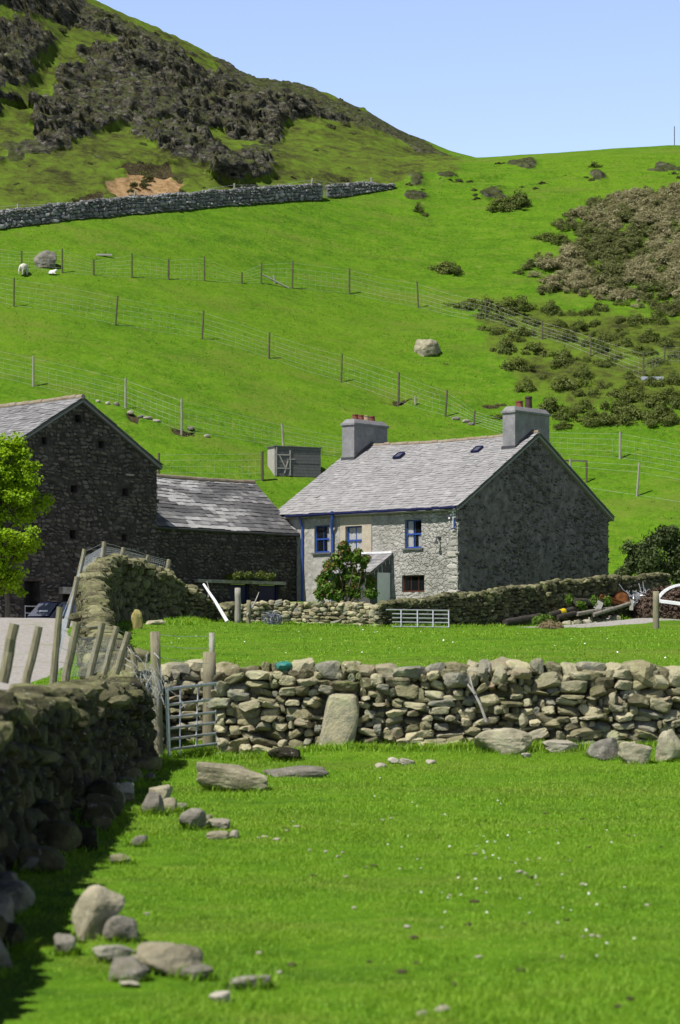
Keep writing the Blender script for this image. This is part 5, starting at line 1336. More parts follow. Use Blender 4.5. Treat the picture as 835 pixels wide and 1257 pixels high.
for k in range(85):
    u, v = rh.uniform(0, 500), rh.uniform(20, 250)
    p_ = ground(u, v)
    if p_[1] > 262 or p_[1] < 150 or p_[1] < np.interp(p_[0], [q[0] for q in hp], [q[1] for q in hp]) + 2 or p_[0] > 6: continue
    w_ = rh.uniform(7, 20); bush(u, v, w_, w_ * rh.uniform(.35, .6), 'small dark heather clump growing among the crag rocks', 'heather clumps on the crag', hm, 'heather_clump', 'heather')
for (u0_, v0_, n_) in ((634, 203, 6), (730, 216, 4), (604, 240, 5), (511, 224, 5), (511, 242, 4), (548, 217, 4), (815, 213, 4), (574, 228, 3), (660, 232, 3)):
    for k in range(n_):
        w_ = rh.uniform(7, 16); bush(u0_ + rh.normal(0, 13), v0_ + rh.normal(0, 4), w_, w_ * .42, 'small dark heather clump by a rocky scar under the brow', 'heather clumps along the brow', hm, 'heather_clump', 'heather')
# the brown gorse thicket: one mass
TH = [(640, 332), (655, 316), (690, 303), (706, 290), (680, 280), (692, 266), (730, 247), (770, 236), (835, 228), (880, 226), (900, 320), (890, 410), (835, 392), (800, 386), (760, 376), (700, 366), (662, 362), (658, 342)]
thp = poly_xy(TH); lo, hi = thp.min(0), thp.max(0); m = MB(); r9 = np.random.default_rng(99); k = 0; tries = 0
while k < 820 and tries < 60000:
    tries += 1; q = r9.uniform(lo, hi); 
    sd = sdist(q[None], thp, .6)[0]
    if sd < 0: continue
    base = np.array([q[0], q[1], H1(*q)])
    s = r9.uniform(.7, 1.25) * min(1, .55 + sd * .35); patch_ = fbm(np.array([[q[0] * .30, q[1] * .17, 4.]]), 4, 61)[0]
    low = (q[1] - lo[1]) / (hi[1] - lo[1]); green = patch_ > (.12 if low > .3 else -.15) or r9.random() < .08 or (low < .22 and r9.random() < .75)
    V, Fc, T, C = clumps(8, .55, .8, 80, .26, .13, 1000 + k, upb=1.0, asp=.35)
    T = np.clip(T * .30 if green else .36 + T * .64, 0, 1)
    m.add(V * s * np.array([1.25, 1.25, 1.1]) + base, Fc, T); k += 1
o = m.build('gorse_thicket', MAT['gorse_brown'], None); tag(o, 'large brown and green mass of gorse covering the slope', 'gorse thicket', kind='stuff')
# spring-green tree before the barn
tb = np.array([*ray(8, 700, 96)[:2], 0]); tb[2] = H1(tb[0], tb[1])
tree = thing('young_tree', 'bright yellow-green young tree in front of the dark barn gable', 'tree', tb)
m = MB(); r3 = np.random.default_rng(31)
cc = ray(-1, 630, 96)
m.tube([tb - Z_ * .3, tb + np.array([.05, 0, 1.5]), tb + np.array([-.1, .1, 3]), cc + np.array([.1, 0, -.8]), cc + np.array([0, 0, 1.6])], [.11, .10, .09, .07, .03], 10)
tips = []
for k in range(95):
    th_ = r3.uniform(0, 6.283); zz = r3.uniform(-3.0, 2.95); prof_ = math.sqrt(max(.12, 1 - (zz / 3.15) ** 2)) * 1.0
    rr = 1.72 * prof_ * r3.uniform(.3, 1.06); tip = cc + np.array([math.cos(th_) * rr, math.sin(th_) * rr, zz]); st = cc + np.array([0, 0, max(-2.9, zz - r3.uniform(.6, 1.4))]) + r3.normal(0, .05, 3)
    m.tube([st, (st + tip) / 2 + np.array([0, 0, -.12]), tip], [.04, .025, .008], 5); tips.append(tip)
m.build('trunk', MAT['bark'], tree, smooth=True)
Cs, Os, Ts = [], [], []
for tp in tips:
    for j in range(3):
        c = tp + r3.normal(0, .26, 3) * np.array([1, 1, .7]); n = r3.integers(70, 130); q = r3.normal(size=(n, 3)); q /= np.linalg.norm(q, axis=1)[:, None]; q *= r3.random(n)[:, None] ** .5
        Cs.append(c + q * np.array([.42, .42, .27]) * r3.uniform(.7, 1.2)); Os.append(q * .5 + np.array([-.3, -.3, .9])); Ts.append(np.clip(r3.random() * .5 + r3.random(n) * .5, 0, 1))
C = np.concatenate(Cs); V, Fc = cards(C, r3.uniform(.08, .19, len(C)), np.concatenate(Os), asp=.75, rg=r3)
m = MB(); m.add(V, Fc, np.repeat(np.concatenate(Ts), 4)); m.build('crown', MAT['spring'], tree)
# flowering shrub at the house front
def shrub(name, label, u, vb, d, lobes, mat, stemmat, leaf, per, seed, redtop=False, asp=.5, stems=True):
    g = np.array([*ray(u, vb, d)[:2], 0]); g[2] = H1(g[0], g[1]); r_ = thing(name, label, 'shrub', g); r = np.random.default_rng(seed)
    Cs, Os, Ts = [], [], []; st = MB()
    for (lu, lv, rw, rh) in lobes:
        c = ray(lu, lv, d) + np.array([0, r.uniform(-.5, .5), 0]); w = rw / F * d; h = rh / F * d
        if stems: st.tube([g + r.normal(0, .1, 3) * np.array([1, 1, 0]) - Z_ * .1, (g + c) / 2 + r.normal(0, .1, 3), c], [.05, .035, .012], 6)
        for j in range(13):
            dv = r.normal(size=3); dv /= np.linalg.norm(dv); cj = c + dv * np.array([w, w, h]) * r.uniform(.3, 1.0); n = int(per * r.uniform(.6, 1.4))
            q = r.normal(size=(n, 3)); q /= np.linalg.norm(q, axis=1)[:, None]; q *= r.random(n)[:, None] ** .5
            P = cj + q * max(.16, .6 * w) * np.array([1, 1, 1.0]); Cs.append(P); Os.append(q + dv * .7 + np.array([0, 0, .3])); t = r.random(n) * .6 + r.random() * .12
            if redtop: t = np.where((r.random(n) < np.clip((P[:, 2] - c[2]) / max(h, .1) * .32 + .04, .01, .3)), .84 + .14 * r.random(n), t)
            Ts.append(t)
    C = np.concatenate(Cs); C[:, 2] = np.maximum(C[:, 2], H(C[:, 0], C[:, 1])); V, Fc = cards(C, leaf * r.uniform(.6, 1.4, len(C)), np.concatenate(Os), asp=asp, rg=r)
    m = MB(); m.add(V, Fc, np.repeat(np.concatenate(Ts), 4)); m.build('foliage', MAT[mat], r_); (st.build('stems', MAT[stemmat], r_) if stems else None); return r_
shrub('garden_shrub', 'tall shrub with reddish leaf tips against the farmhouse front', 420, 735, 110, [(425, 680, 8, 8), (413, 690, 9, 10), (437, 683, 8, 8), (403, 704, 10, 11), (428, 702, 11, 11), (447, 690, 6, 7), (416, 716, 11, 10), (440, 712, 10, 11), (455, 716, 7, 11), (400, 722, 9, 9), (395, 715, 6, 9), (393, 730, 7, 7), (430, 726, 13, 8), (455, 728, 8, 7), (410, 730, 12, 7), (421, 670, 4, 5)], 'shrub', 'bark', .19, 40, 5, True, .45)
shrub('dark_bush', 'large dark evergreen bush beyond the far corner of the farmhouse gable', 810, 720, 116, [(805, 660, 16, 12), (785, 675, 16, 14), (830, 668, 18, 14), (850, 690, 18, 16), (775, 694, 14, 12), (800, 690, 18, 14), (825, 695, 18, 14), (820, 655, 12, 9), (765, 705, 10, 9), (795, 705, 14, 9), (850, 660, 14, 12), (840, 710, 16, 10)], 'darkbush', 'bark', .17, 110, 6)
shrub('bank_plants', 'low green weeds growing on the ledge over the outbuilding doors', 305, 712, 116.5, [(280, 708, 6, 3), (292, 707, 6, 3), (306, 706, 7, 3), (320, 706, 7, 3), (332, 708, 5, 3)], 'gorse', 'bark', .12, 30, 9, stems=False)
shrub('nettle_clump', 'pale green weed clump between the dark log and the yellow ended log', 665, 766, 97.5, [(660, 761, 6, 4), (670, 760, 7, 5), (677, 763, 6, 3)], 'fern', 'bark', .13, 26, 12, stems=False)
shrub('dry_plant', 'clump of bleached dry stalks in front of the debris pile', 675, 774, 94.5, [(668, 770, 5, 3), (676, 768, 6, 4), (685, 770, 5, 3)], 'drygrass', 'twig', .16, 30, 13, asp=.15, stems=False)
shrub('weed_clump', 'green weeds sprouting against the wall behind the debris', 735, 738, 103.5, [(700, 735, 4, 4), (712, 741, 5, 5), (730, 738, 4, 5), (745, 738, 5, 6)], 'fern', 'bark', .12, 16, 14, stems=False)

# ------------------------------------------------------------------ grass
def blades(n, d0, d1, u0, u1, h, w, rg, lane=True, y_pow=1.0, pts=None):
    if pts is None:
        u = rg.uniform(u0, u1, n); d = d0 + (d1 - d0) * rg.random(n) ** y_pow
        x = (u - UC) / F * d; y = d
    else: x, y = pts[:, 0], pts[:, 1]; n = len(x)
    cl = vnoise(np.stack([x * 2.2, y * 1.4, 0 * x], 1), 12) + .6 * vnoise(np.stack([x * .5, y * .4, 0 * x], 1), 14)
    keep = rg.random(n) < np.clip(.75 + .4 * cl, .25, 1)
    if lane:
        dl = np.full(n, 9.); pp = np.stack([x, y], 1)
        for i in range(len(LANE) - 1):
            a, b = LANE[i], LANE[i + 1]; ab = b - a; t = np.clip(((pp - a) @ ab) / (ab @ ab), 0, 1); dl = np.minimum(dl, np.linalg.norm(pp - a - t[:, None] * ab, axis=1))
        keep &= (dl > 1.6) & ~((y > 86) & (x < -7.5)) & ((track_d(x, y) > 1.5) | (rg.random(n) < .12))
    x, y, cl = x[keep], y[keep], cl[keep]; n = len(x)
    z = H(x, y); th_ = rg.uniform(0, 6.283, n); la = rg.uniform(.3, 1.15, n); hh = h * rg.uniform(.5, 1.4, n) * (1 + .35 * cl); ww = w * rg.uniform(.7, 1.3, n)
    dv = np.stack([np.cos(th_), np.sin(th_), 0 * th_], 1); sd = np.stack([-np.sin(th_), np.cos(th_), 0 * th_], 1)
    b = np.stack([x, y, z - .005], 1); mid = b + dv * (hh * np.sin(la * .6) * .5)[:, None] + Z_ * (hh * np.cos(la * .6) * .5)[:, None]
    tip = mid + dv * (hh * np.sin(la * 1.3) * .55)[:, None] + Z_ * (hh * np.cos(la * 1.3) * .55)[:, None]
    V = np.stack([b - sd * ww[:, None] * .5, b + sd * ww[:, None] * .5, mid + sd * ww[:, None] * .42, mid - sd * ww[:, None] * .42, tip], 1).reshape(-1, 3)
    i = np.arange(n)[:, None] * 5
    return V, [i + np.array([[0, 1, 2, 3]]), i + np.array([[3, 2, 4]])], np.repeat(np.clip(.5 + .28 * rg.normal(size=n), 0, 1), 5)
rb_ = np.random.default_rng(123)
m = MB()
for a in (dict(n=345000, d0=8.6, d1=22, u0=-40, u1=1200, h=.028, w=.0050), dict(n=250000, d0=21, d1=36.2, u0=60, u1=1180, h=.036, w=.0075),
          dict(n=140000, d0=38, d1=104, u0=-60, u1=1050, h=.05, w=.02), dict(n=6000, d0=36.5, d1=42, u0=190, u1=300, h=.06, w=.012)):
    V, Fs, T = blades(rg=rb_, **a); m.add(V, Fs, T)
def strip(P0_, P1_, n, wd): 
    t = rb_.random(n)[:, None]; return np.array(P0_)[None] * (1 - t) + np.array(P1_)[None] * t + rb_.normal(0, 1, (n, 2)) * np.array(wd)
for (a, b_, n, wd, h) in (((-1.8, 35.4), (9.5, 35.35), 12000, (.05, .14), .11), ((-2.62, 8), (-2.58, 34.5), 9000, (.1, .1), .10), ((-2.7, 35.3), (-1.6, 37.0), 2500, (.15, .2), .10), ((-6.5, 92), (1.2, 95.3), 2500, (.1, .15), .14), ((1.5, 95.2), (14, 109.5), 3000, (.15, .15), .16), ((-5.6, 78), (-5.2, 90), 1800, (.3, .3), .16)):
    V, Fs, T = blades(0, 0, 0, 0, 0, h, .012 if a[1] < 50 else .03, rb_, lane=False, pts=strip(a, b_, n, wd)); m.add(V, Fs, T)
for o_ in [q for q in bpy.data.objects if q.name.split('.')[0] in ('boulder', 'flat_rock', 'fallen_stone') and q.type == 'MESH' and q.location.y < 40]:
    c_ = np.array([v.co[:] for v in o_.data.vertices]) + np.array(o_.location); lo_c = c_[c_[:, 2] < np.percentile(c_[:, 2], 40)]
    if len(lo_c) < 8: continue
    mid_ = lo_c.mean(0); k_ = rb_.integers(0, len(lo_c), 420); q_ = mid_ + (lo_c[k_] - mid_) * rb_.uniform(.95, 1.25, (420, 1)) + rb_.normal(0, .015, (420, 3))
    V, Fs, T = blades(0, 0, 0, 0, 0, .085, .009, rb_, lane=False, pts=q_[:, :2]); m.add(V, Fs, T)
o = m.build('grass', MAT['blades'], None); tag(o, 'short green pasture grass', 'grass', kind='stuff')
m = MB(); V, Fs, T = blades(120000, 132, 212, -40, 880, .06, .05, rb_, lane=False)
m.add(V, Fs, T); o = m.build('hill_grass', MAT['hill_blades'], None); tag(o, 'short tufted grass on the steep hillside', 'grass', kind='stuff')

# ------------------------------------------------------------------ old trailer box
g = ground(366, 586); e1 = np.array([.905, .425, 0]); n1 = np.array([.425, -.905, 0]); wd = -n1
tr = thing('trailer_box', 'weathered grey wooden livestock box standing on the slope between outbuilding and farmhouse', 'animal box', g)
o0 = ray(338, 584, g[1] - .6); L_ = 2.95; Hh = 1.72; Dp = 1.15
m = MB(); nb_ = 9
for k in range(nb_): 
    z0 = Hh / nb_ * k; m.hexa(o0 + Z_ * (z0 + .004) + n1 * rng.uniform(-.008, .008), e1 * L_, wd * .05, Z_ * (Hh / nb_ - .012), t=rng.random())
    m.hexa(o0 + wd * (Dp - .05) + Z_ * z0, e1 * L_, wd * .05, Z_ * (Hh / nb_ - .008))
m.build('side_boards', MAT['boards'], tr)
for q_ in (-.02, L_ - .03):
    m = MB()
    for k in range(5):
        y0 = .055 + (Dp - .11) / 5 * k; m.hexa(o0 + wd * y0 + e1 * q_, wd * ((Dp - .11) / 5 - .008), e1 * .05, Z_ * Hh)
    m.build('end_boards', MAT['pale_boards'], tr)  # paler boards paint in the sunlight on the box end
m = MB(); m.hexa(o0 - e1 * .1 - wd * .06 + Z_ * (Hh + .003), e1 * (L_ + .2), wd * (Dp + .12), Z_ * .05); m.build('roof', MAT['boards'], tr)
m = MB()
for k in range(2): m.hexa(o0 + wd * (.1 + k * (Dp - .25)) - Z_ * .55, e1 * L_, wd * .12, Z_ * .54)
m.build('skid', MAT['log'], tr)
m = MB()
def pl(x, z, w, h, a=0.):
    R = np.stack([e1 * math.cos(a) + Z_ * math.sin(a), n1, -e1 * math.sin(a) + Z_ * math.cos(a)], 1); m.box(o0 + e1 * x + Z_ * z + n1 * .03, (w, .04, h), R)
pl(.06, .86, .07, 1.7); pl(.95, .8, .06, 1.5); pl(.5, .45, .9, .06); pl(.5, 1.25, .9, .06); pl(.45, .85, .07, .9, .5); pl(.7, .55, .06, .8, -.3); pl(1.0, 1.0, .5, .05)
m.build('door_frame', MAT['pale_boards'], tr)

# ------------------------------------------------------------------ car behind the grass crest
ca = ray(28, 757, 100.0); cg = np.array([*ray(41, 740, 99)[:2], 0]); cg[2] = H1(*cg[:2])
zt = ray(48, 738.5, 99)[2]; car = thing('parked_car', 'dark blue estate car parked in the yard below the young tree', 'car', cg)
fx = np.array([-.70, -.714, 0]); fx /= np.linalg.norm(fx); sy = np.array([fx[1], -fx[0], 0]) * -1   # forward, and towards the viewer's right
Hc = zt - cg[2]
def cp(x, y, z): return cg + fx * (x - 1.2) + sy * y + Z_ * z
k_ = Hc / 1.75
def prism(pro, y0, y1, inset=0., mb=None, top_in=0.):
    n = len(pro); V = [cp(x, y0 + (top_in if z > .95 * k_ else 0), z) for x, z in pro] + [cp(x, y1 - (top_in if z > .95 * k_ else 0), z) for x, z in pro]
    mb.add(V, [np.array([list(range(n))]), np.array([list(range(2 * n - 1, n - 1, -1))]), np.array([[i, n + i, n + (i + 1) % n, (i + 1) % n] for i in range(n)])])
m = MB(); body = [(-2.1, .3), (2.05, .3), (2.15, .55), (2.1, .85), (1.9, .98), (.95, 1.05), (-2.1, 1.05), (-2.2, .7)]
prism([(x, z * k_) for x, z in body], -.86, .86, mb=m)
cab = [(.95, 1.052), (.35, 1.70), (.2, 1.75), (-1.9, 1.75), (-2.05, 1.65), (-2.1, 1.052)]
prism([(x, z * k_) for x, z in cab], -.82, .82, mb=m, top_in=.1)
m.build('body', MAT['carpaint'], car)
m = MB(); V = [cp(.93, -.70, 1.1 * k_), cp(.93, .70, 1.1 * k_), cp(.40, .62, 1.66 * k_), cp(.40, -.62, 1.66 * k_)]; V = [v + fx * .03 + Z_ * .02 for v in V]; m.add(V, np.array([[0, 1, 2, 3]])); m.build('windscreen', MAT['carglass'], car)
for sgn in (-1, 1):
    for (xa, xb) in ((.25, -.6), (-.7, -1.25), (-1.35, -1.95)):
        m = MB(); V = [cp(xa + (.3 if xa > 0 else 0), sgn * .826, 1.12 * k_), cp(xb, sgn * .826, 1.12 * k_), cp(xb, sgn * .745, 1.62 * k_), cp(xa, sgn * .745, 1.62 * k_)]; V = [v + sy * sgn * .012 for v in V]; m.add(V, np.array([[0, 1, 2, 3]]) if sgn > 0 else np.array([[3, 2, 1, 0]])); m.build('side_window', MAT['carglass'], car)
    for x in (1.35, -1.35):
        m = MB(); c = cp(x, sgn * .8, .33); m.tube([c - sy * .1, c + sy * .1], .33, 20); wh = m.build('wheel', MAT['tyre'], car)
        m = MB(); m.tube([c + sy * sgn * .101, c + sy * sgn * .115], .19, 14); m.build('rim', MAT['galv'], wh)
    m = MB(); m.box(cp(2.13, sgn * .62, .75 * k_), (.06, .3, .16), np.stack([fx, sy, Z_], 1)); m.build('headlight', MAT['carglass'], car)
m = MB(); m.box(cp(.72, .2, 1.34 * k_) + fx * .1, (.02, .5, .07), np.stack([fx, sy, Z_], 1)); m.build('sun_strip', MAT['white'], car)  # white bar painted in as the bright reflection on the windscreen

# ------------------------------------------------------------------ sheep and lamb
def skinned(name, verts, edges, radii, mat, root, sub=2):
    me = bpy.data.meshes.new(name); me.from_pydata([tuple(v) for v in verts], edges, []); me.materials.append(mat)
    o = bpy.data.objects.new(name, me); COL.objects.link(o)
    if root is not None: o.parent = root
    o.modifiers.new('skin', 'SKIN'); sk = me.skin_vertices[0].data
    for i, r in enumerate(radii): sk[i].radius = (r, r)
    sk[0].use_root = True
    o.modifiers[0].use_smooth_shade = True
    s = o.modifiers.new('sub', 'SUBSURF'); s.levels = s.render_levels = sub
    return o
g = ground(29, 338); sh = thing('sheep', 'grazing pale woolly sheep with head down on the hillside by the boulder', 'sheep', g); sh.rotation_euler = (0, 0, math.radians(70)); sh.scale = (.95, .95, .95)
V = [(-.38, 0, .58), (-.12, 0, .60), (.15, 0, .60), (.36, 0, .60), (.52, 0, .45), (.66, 0, .24), (.74, 0, .12),
     (-.36, .14, .36), (-.40, .14, .2), (-.36, .14, .0), (-.36, -.14, .36), (-.40, -.14, .2), (-.36, -.14, .0), (.28, .13, .34), (.29, .13, .17), (.29, .13, .0), (.28, -.13, .34), (.29, -.13, .17), (.29, -.13, .0), (-.52, 0, .52), (-.56, 0, .36), (.60, .10, .30), (.60, -.10, .30)]
E = [(0, 1), (1, 2), (2, 3), (3, 4), (4, 5), (5, 6), (0, 7), (7, 8), (8, 9), (0, 10), (10, 11), (11, 12), (3, 13), (13, 14), (14, 15), (3, 16), (16, 17), (17, 18), (0, 19), (19, 20), (5, 21), (5, 22)]
Rr = [.24, .29, .28, .24, .14, .10, .06, .11, .05, .045, .11, .05, .045, .10, .05, .045, .10, .05, .045, .07, .04, .03, .03]
skinned('body', V, E, Rr, MAT['fleece'], sh)
g = ground(63, 337); lb = thing('lamb', 'white lamb lying in the grass beside the grazing sheep', 'lamb', g); lb.rotation_euler = (0, 0, math.radians(10))
V = [(-.22, 0, .14), (0, 0, .15), (.2, 0, .16), (.28, 0, .27), (.36, 0, .33), (.44, 0, .29), (-.1, -.14, .06), (.08, -.17, .04), (.18, -.14, .06), (.32, -.15, .04), (.33, .08, .36), (.33, -.08, .36)]
skinned('body', V, [(1, 0), (1, 2), (2, 3), (3, 4), (4, 5), (0, 6), (6, 7), (2, 8), (8, 9), (4, 10), (4, 11)], [.13, .15, .13, .08, .075, .045, .05, .035, .045, .03, .025, .025], MAT['lambwool'], lb)

# ------------------------------------------------------------------ odds and ends
g = ground(128, 315); r_ = thing('plank', 'pale plank lying on the hillside above the upper fence', 'plank', g); m = MB(); m.box(g + Z_ * .12, (1.1, .2, .12), rotz(.1)); m.build('board', MAT['pale_boards'], r_)
g = ground(720, 592); r_ = thing('rail_frame', 'dark post with a level rail behind the farmhouse gable', 'rail', g); d = g[1]
m = MB(); m.tube([g - Z_ * .2, ray(720, 565, d)], .07, 8); m.build('post', MAT['post_dark'], r_)
m = MB(); m.tube([ray(676, 564.5, d), ray(721, 566, d)], .055, 8); m.build('rail', MAT['post_dark'], r_)
m = MB(); gg = ground(678, 590); m.tube([np.array([ray(678, 590, d)[0], d, H1(ray(678, 590, d)[0], d) - .2]), ray(678, 565, d)], .07, 8); m.build('post', MAT['post_dark'], r_)
g = ground(800, 468); r_ = thing('feed_trough', 'pale metal feed trough in the scrub beside a netting fence', 'trough', g)
m = MB()
m.hexa(g - np.array([.7, .2, -.02]), np.array([1.5, .1, 0]), np.array([0, .42, 0]), Z_ * .04); m.hexa(g - np.array([.7, .22, -.06]), np.array([1.5, .1, 0]), np.array([0, .04, 0]), Z_ * .24); m.hexa(g - np.array([.7, -.2, -.06]), np.array([1.5, .1, 0]), np.array([0, .04, 0]), Z_ * .24)
m.build('tray', MAT['galv'], r_)
# wire coil by the garden wall
g = ground(338, 767, 60); r_ = thing('wire_coil', 'blue-grey heap of coiled wire lying before the garden wall', 'wire coil', g)
m = MB()
for k in range(26):
    c = g + np.array([rng.uniform(-.28, .28), .3 + rng.uniform(-.1, .1), .2 + rng.uniform(-.05, .08)]); ra = rng.uniform(.16, .36); R = euler(rng.uniform(.7, 1.9), rng.normal(0, .6), rng.uniform(0, 3)); th_ = np.linspace(0, 6.1, 18)
    P = (np.stack([np.cos(th_) * ra, np.sin(th_) * ra * .7, 0 * th_], 1)) @ R.T + c; P[:, 2] = np.maximum(P[:, 2], g[2] + .01); m.tube(P, .012, 5, cap=False)
m.build('loops', MAT['bluegrey'], r_)
# debris pile by the garden wall
def wall_d(u):
    k = (u - UC) / F; o_ = np.array([1.44, 96.]); t = (k * o_[1] - o_[0]) / (bdir[0] - k * bdir[1]); return o_[1] + bdir[1] * t
def dp(u, v, off=1.2): return ray(u, v, wall_d(u) - off)
def log(label, a, b, r, mat, name='log', off=1.2, cap=None):
    A = dp(*a, off); Bp = dp(*b, off); r_ = thing(name, label, 'log', (A + Bp) / 2)
    k = np.linspace(0, 1, 7)[:, None]; P = A + (Bp - A) * k; P[1:6] += rng.normal(0, r * .08, (5, 3)); m = MB(); m.tube(P, r * rng.uniform(.93, 1.05, 7), 12); m.build('trunk', MAT[mat], r_)
    if cap: c = A + (Bp - A) * .42; e = A + (Bp - A) * .62; m = MB(); m.tube([c, e], r * 1.1, 12); m.build('band', MAT[cap], r_)
log('dark pole lying nearest the metal gate at the foot of the garden wall', (620, 764), (664, 757), .15, 'log', off=1.0)
log('dark log with a bright yellow band in the debris pile', (675, 755), (703, 748), .13, 'log', cap='yellow', off=1.2)
log('thick dark log at the back of the debris pile', (707, 739), (755, 740), .17, 'log', off=.8)
log('long grey weathered pole across the front of the debris pile', (728, 755), (773, 741), .09, 'log_grey', off=1.7)
log('second grey pole under the long weathered pole', (708, 754), (752, 747), .1, 'log_grey', off=1.5)
log('short mossy log lying low beside the yellow banded log', (684, 758), (706, 753), .11, 'log', off=1.5)
def plank(label, a, b, w, mat, off=1.3):
    A = dp(*a, off); Bp = dp(*b, off); r_ = thing('plank', label, 'plank', (A + Bp) / 2); dd = (Bp - A); L = np.linalg.norm(dd); dd /= L; sd_ = np.cross(np.array([0, 1., .3]), dd); sd_ /= np.linalg.norm(sd_)
    m = MB(); m.hexa(A - sd_ * w / 2, dd * L, sd_ * w, np.cross(dd, sd_) * .04); m.build('board', MAT[mat], r_)
plank('orange rusty plank resting on the back log of the debris pile', (738, 731), (764, 740), .10, 'rust')
plank('rust brown plank lying over the debris beside the orange one', (736, 734), (758, 741), .10, 'rust', 1.45)
plank('pale upright board stuck in the debris pile', (775, 749), (776, 736), .16, 'pale_boards', 1.6)
plank('grey board leaning on the logs in the middle of the debris', (733, 748), (737, 738), .34, 'pale_boards', 1.5)
c0 = dp(763, 741, 1.0); r_ = thing('rusty_sheet', 'curved orange rusty metal sheet at the top of the debris pile', 'metal sheet', c0); m = MB(); n = 18
th_ = np.linspace(0, math.pi, n); V = []
for j in range(4): V += [c0 + np.array([math.cos(t) * .40 * (1 - .05 * j), .22 * j, math.sin(t) * (.58 - .08 * j) + .02 * math.sin(9 * t)]) for t in th_]
i = np.arange(n - 1); Fq = np.concatenate([np.stack([i + n * j, i + 1 + n * j, i + n * (j + 1) + 1, i + n * (j + 1)], 1) for j in range(3)]); m.add(V, Fq); m.add(np.array(V) * 1.0 + np.array([0, .01, -.02]), Fq[:, ::-1])
m.add([c0 + np.array([math.cos(t) * .39, .03, math.sin(t) * .57]) for t in th_], [np.array([list(range(n))[::-1]])]); m.build('sheet', MAT['rust'], r_)
c0 = dp(785, 745, 1.2); r_ = thing('scrap_metal', 'twisted pale scrap metal and wire beside the rusty sheet', 'scrap', c0); m = MB()
for k in range(38):
    P = [dp(775 + rng.uniform(0, 22), 744 - rng.uniform(0, 16), rng.uniform(.6, 1.6))]; dr = rng.normal(0, .09, 3)
    for q in range(4): P.append(P[-1] + dr + rng.normal(0, .09, 3))
    m.tube(np.array(P), rng.uniform(.01, .028), 5)
for k in range(6):
    c = dp(777 + k * 3.6, 736 + rng.uniform(-6, 6), 1.2); m.box(c, (.32, .03, .2), euler(rng.normal(0, .6), rng.normal(0, .6), rng.normal(0, .6)))
m.build('scrap', MAT['galv'], r_)
c0 = ray(840, 743, 105.5); r_ = thing('white_hoop', 'white curved plastic hoop standing at the edge of the debris', 'hoop', (c0[0], c0[1], H1(c0[0], c0[1]))); m = MB(); th_ = np.linspace(math.pi * 1.0, .0, 26)
P = np.stack([c0[0] + np.cos(th_) * 1.25, c0[1] + 0 * th_, c0[2] - .15 + np.sin(th_) * 1.08], 1)
for i in range(25):
    dd = P[i + 1] - P[i]; nn = np.array([-dd[2], 0, dd[0]]); nn /= np.linalg.norm(nn); nn = -nn if nn[2] < 0 else nn
    m.hexa(P[i] - nn * .08, dd, np.array([0, .4, 0]), nn * .11)
m.build('arch', MAT['plastic_white'], r_)
r_ = thing('white_strip', 'white strip of board lying under the plastic hoop', 'board', ray(826, 742, 104.8)); m = MB(); a = ray(811, 740, 104.8); b2 = ray(842, 744, 104.8); m.hexa(a, b2 - a, np.array([0, .5, .05]), Z_ * .12); m.build('board', MAT['plastic_white'], r_)
# bracken heap
gb_ = np.array([*ray(818, 735, 108.0)[:2], 0]); gb_[2] = H1(*gb_[:2]); m = MB(); r8 = np.random.default_rng(8)
n = 5200; q = r8.normal(size=(n, 3)); q /= np.linalg.norm(q, axis=1)[:, None]; q[:, 2] = np.abs(q[:, 2]); q *= r8.uniform(.8, 1.03, n)[:, None]
V, Fc = cards(gb_ + np.array([0.4, .3, 0]) + q * np.array([1.9, 1.0, 1.5]), r8.uniform(.1, .3, n), q + np.array([0, 0, .4]), asp=.4, rg=r8); m.add(V, Fc, np.repeat(r8.random(n), 4))
D4, F4 = ICO[4]; Vm = D4 * np.array([1.75, .92, 1.4]) * (1 + .12 * fbm(D4 * 3, 3, 4))[:, None]; Vm[:, 2] = np.maximum(Vm[:, 2], -.2); m.add(Vm + gb_ + np.array([.4, .3, 0]), F4, .3)
o = m.build('bracken_heap', MAT['rustpile'], None, loc=gb_); tag(o, 'red-brown heap of dead bracken beyond the debris pile', 'bracken heap')
for i in range(26):
    u = 692 + 70 * r8.random(); d_ = wall_d(u) - r8.uniform(1.0, 2.3)
    x_ = (u - UC) / F * d_; v = HZ - (H1(x_, d_) - EYE) * F / d_
    single('rubble_stone', 'broken grey stone lying among the logs of the debris pile', u, v, r8.uniform(6, 15), r8.uniform(4, 10), 'pale_stone' if i % 3 == 0 else 'boulder', seed=300 + i, lvl=2, group='rubble stones of the debris pile', d=d_)

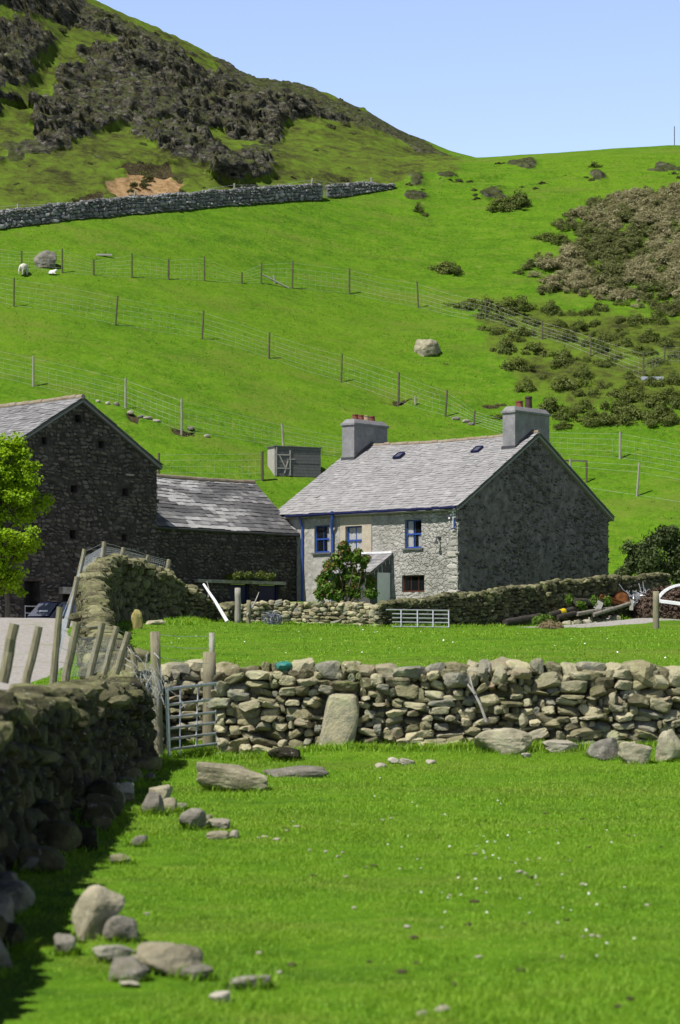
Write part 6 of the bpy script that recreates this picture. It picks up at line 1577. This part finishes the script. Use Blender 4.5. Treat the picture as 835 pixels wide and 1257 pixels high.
# ------------------------------------------------------------------ light, sky, camera
SUN_EL, SUN_AZ = math.radians(56), math.radians(50)     # azimuth from behind the camera towards the left
sv = Vector((-math.sin(SUN_AZ) * math.cos(SUN_EL), -math.cos(SUN_AZ) * math.cos(SUN_EL), math.sin(SUN_EL)))
ld = bpy.data.lights.new('sun', 'SUN'); ld.energy = 5.0; ld.angle = math.radians(.5); ld.color = (1, .965, .90)
lo_ = bpy.data.objects.new('sun', ld); COL.objects.link(lo_); lo_.rotation_euler = (-sv).to_track_quat('-Z', 'Y').to_euler(); lo_.location = (-40, -40, 80)
w = bpy.data.worlds.new('World'); scene.world = w; w.use_nodes = True; wn = w.node_tree; bg = wn.nodes['Background']
sky = wn.nodes.new('ShaderNodeTexSky'); sky.sky_type = 'NISHITA'; sky.sun_disc = False; sky.sun_elevation = SUN_EL; sky.sun_rotation = math.atan2(sv.x, sv.y)
sky.air_density = 1.0; sky.dust_density = .3; sky.ozone_density = 2.2; sky.altitude = 100
tc = wn.nodes.new('ShaderNodeTexCoord'); sx = wn.nodes.new('ShaderNodeSeparateXYZ'); wn.links.new(tc.outputs['Generated'], sx.inputs[0])
mr = wn.nodes.new('ShaderNodeMapRange'); mr.interpolation_type = 'SMOOTHSTEP'; wn.links.new(sx.outputs[2], mr.inputs['Value'])
for k_, v_ in (('From Min', .26), ('From Max', .40), ('To Min', 2.95), ('To Max', .38)): mr.inputs[k_].default_value = v_
vm = wn.nodes.new('ShaderNodeVectorMath'); vm.operation = 'SCALE'; wn.links.new(sky.outputs[0], vm.inputs[0]); wn.links.new(mr.outputs[0], vm.inputs['Scale'])
v2 = wn.nodes.new('ShaderNodeVectorMath'); v2.operation = 'MULTIPLY'; wn.links.new(vm.outputs[0], v2.inputs[0]); v2.inputs[1].default_value = (1.12, .965, 1.02)
wn.links.new(v2.outputs[0], bg.inputs[0]); bg.inputs[1].default_value = .058
cam = bpy.data.cameras.new('camera'); co = bpy.data.objects.new('camera', cam); COL.objects.link(co); scene.camera = co
co.location = (0, 0, EYE); co.rotation_euler = (math.pi / 2, 0, 0)
cam.sensor_fit = 'VERTICAL'; cam.sensor_height = 36; cam.lens = F / 1257 * 36; cam.shift_y = (HZ - 628.5) / 1257; cam.clip_start = .3; cam.clip_end = 5000
cam.dof.use_dof = True; cam.dof.focus_distance = 95; cam.dof.aperture_fstop = 4.0
vs = scene.view_settings; vs.view_transform = 'Standard'; vs.look = 'None'; vs.gamma = 1; vs.use_curve_mapping = False; vs.exposure = .35
scene.display_settings.display_device = 'sRGB'
cy = scene.cycles; cy.max_bounces = 6; cy.diffuse_bounces = 1; cy.transparent_max_bounces = 8; cy.caustics_reflective = cy.caustics_refractive = False
cy.use_denoising = True; cy.use_adaptive_sampling = True; cy.adaptive_threshold = .01
scene.render.film_transparent = False
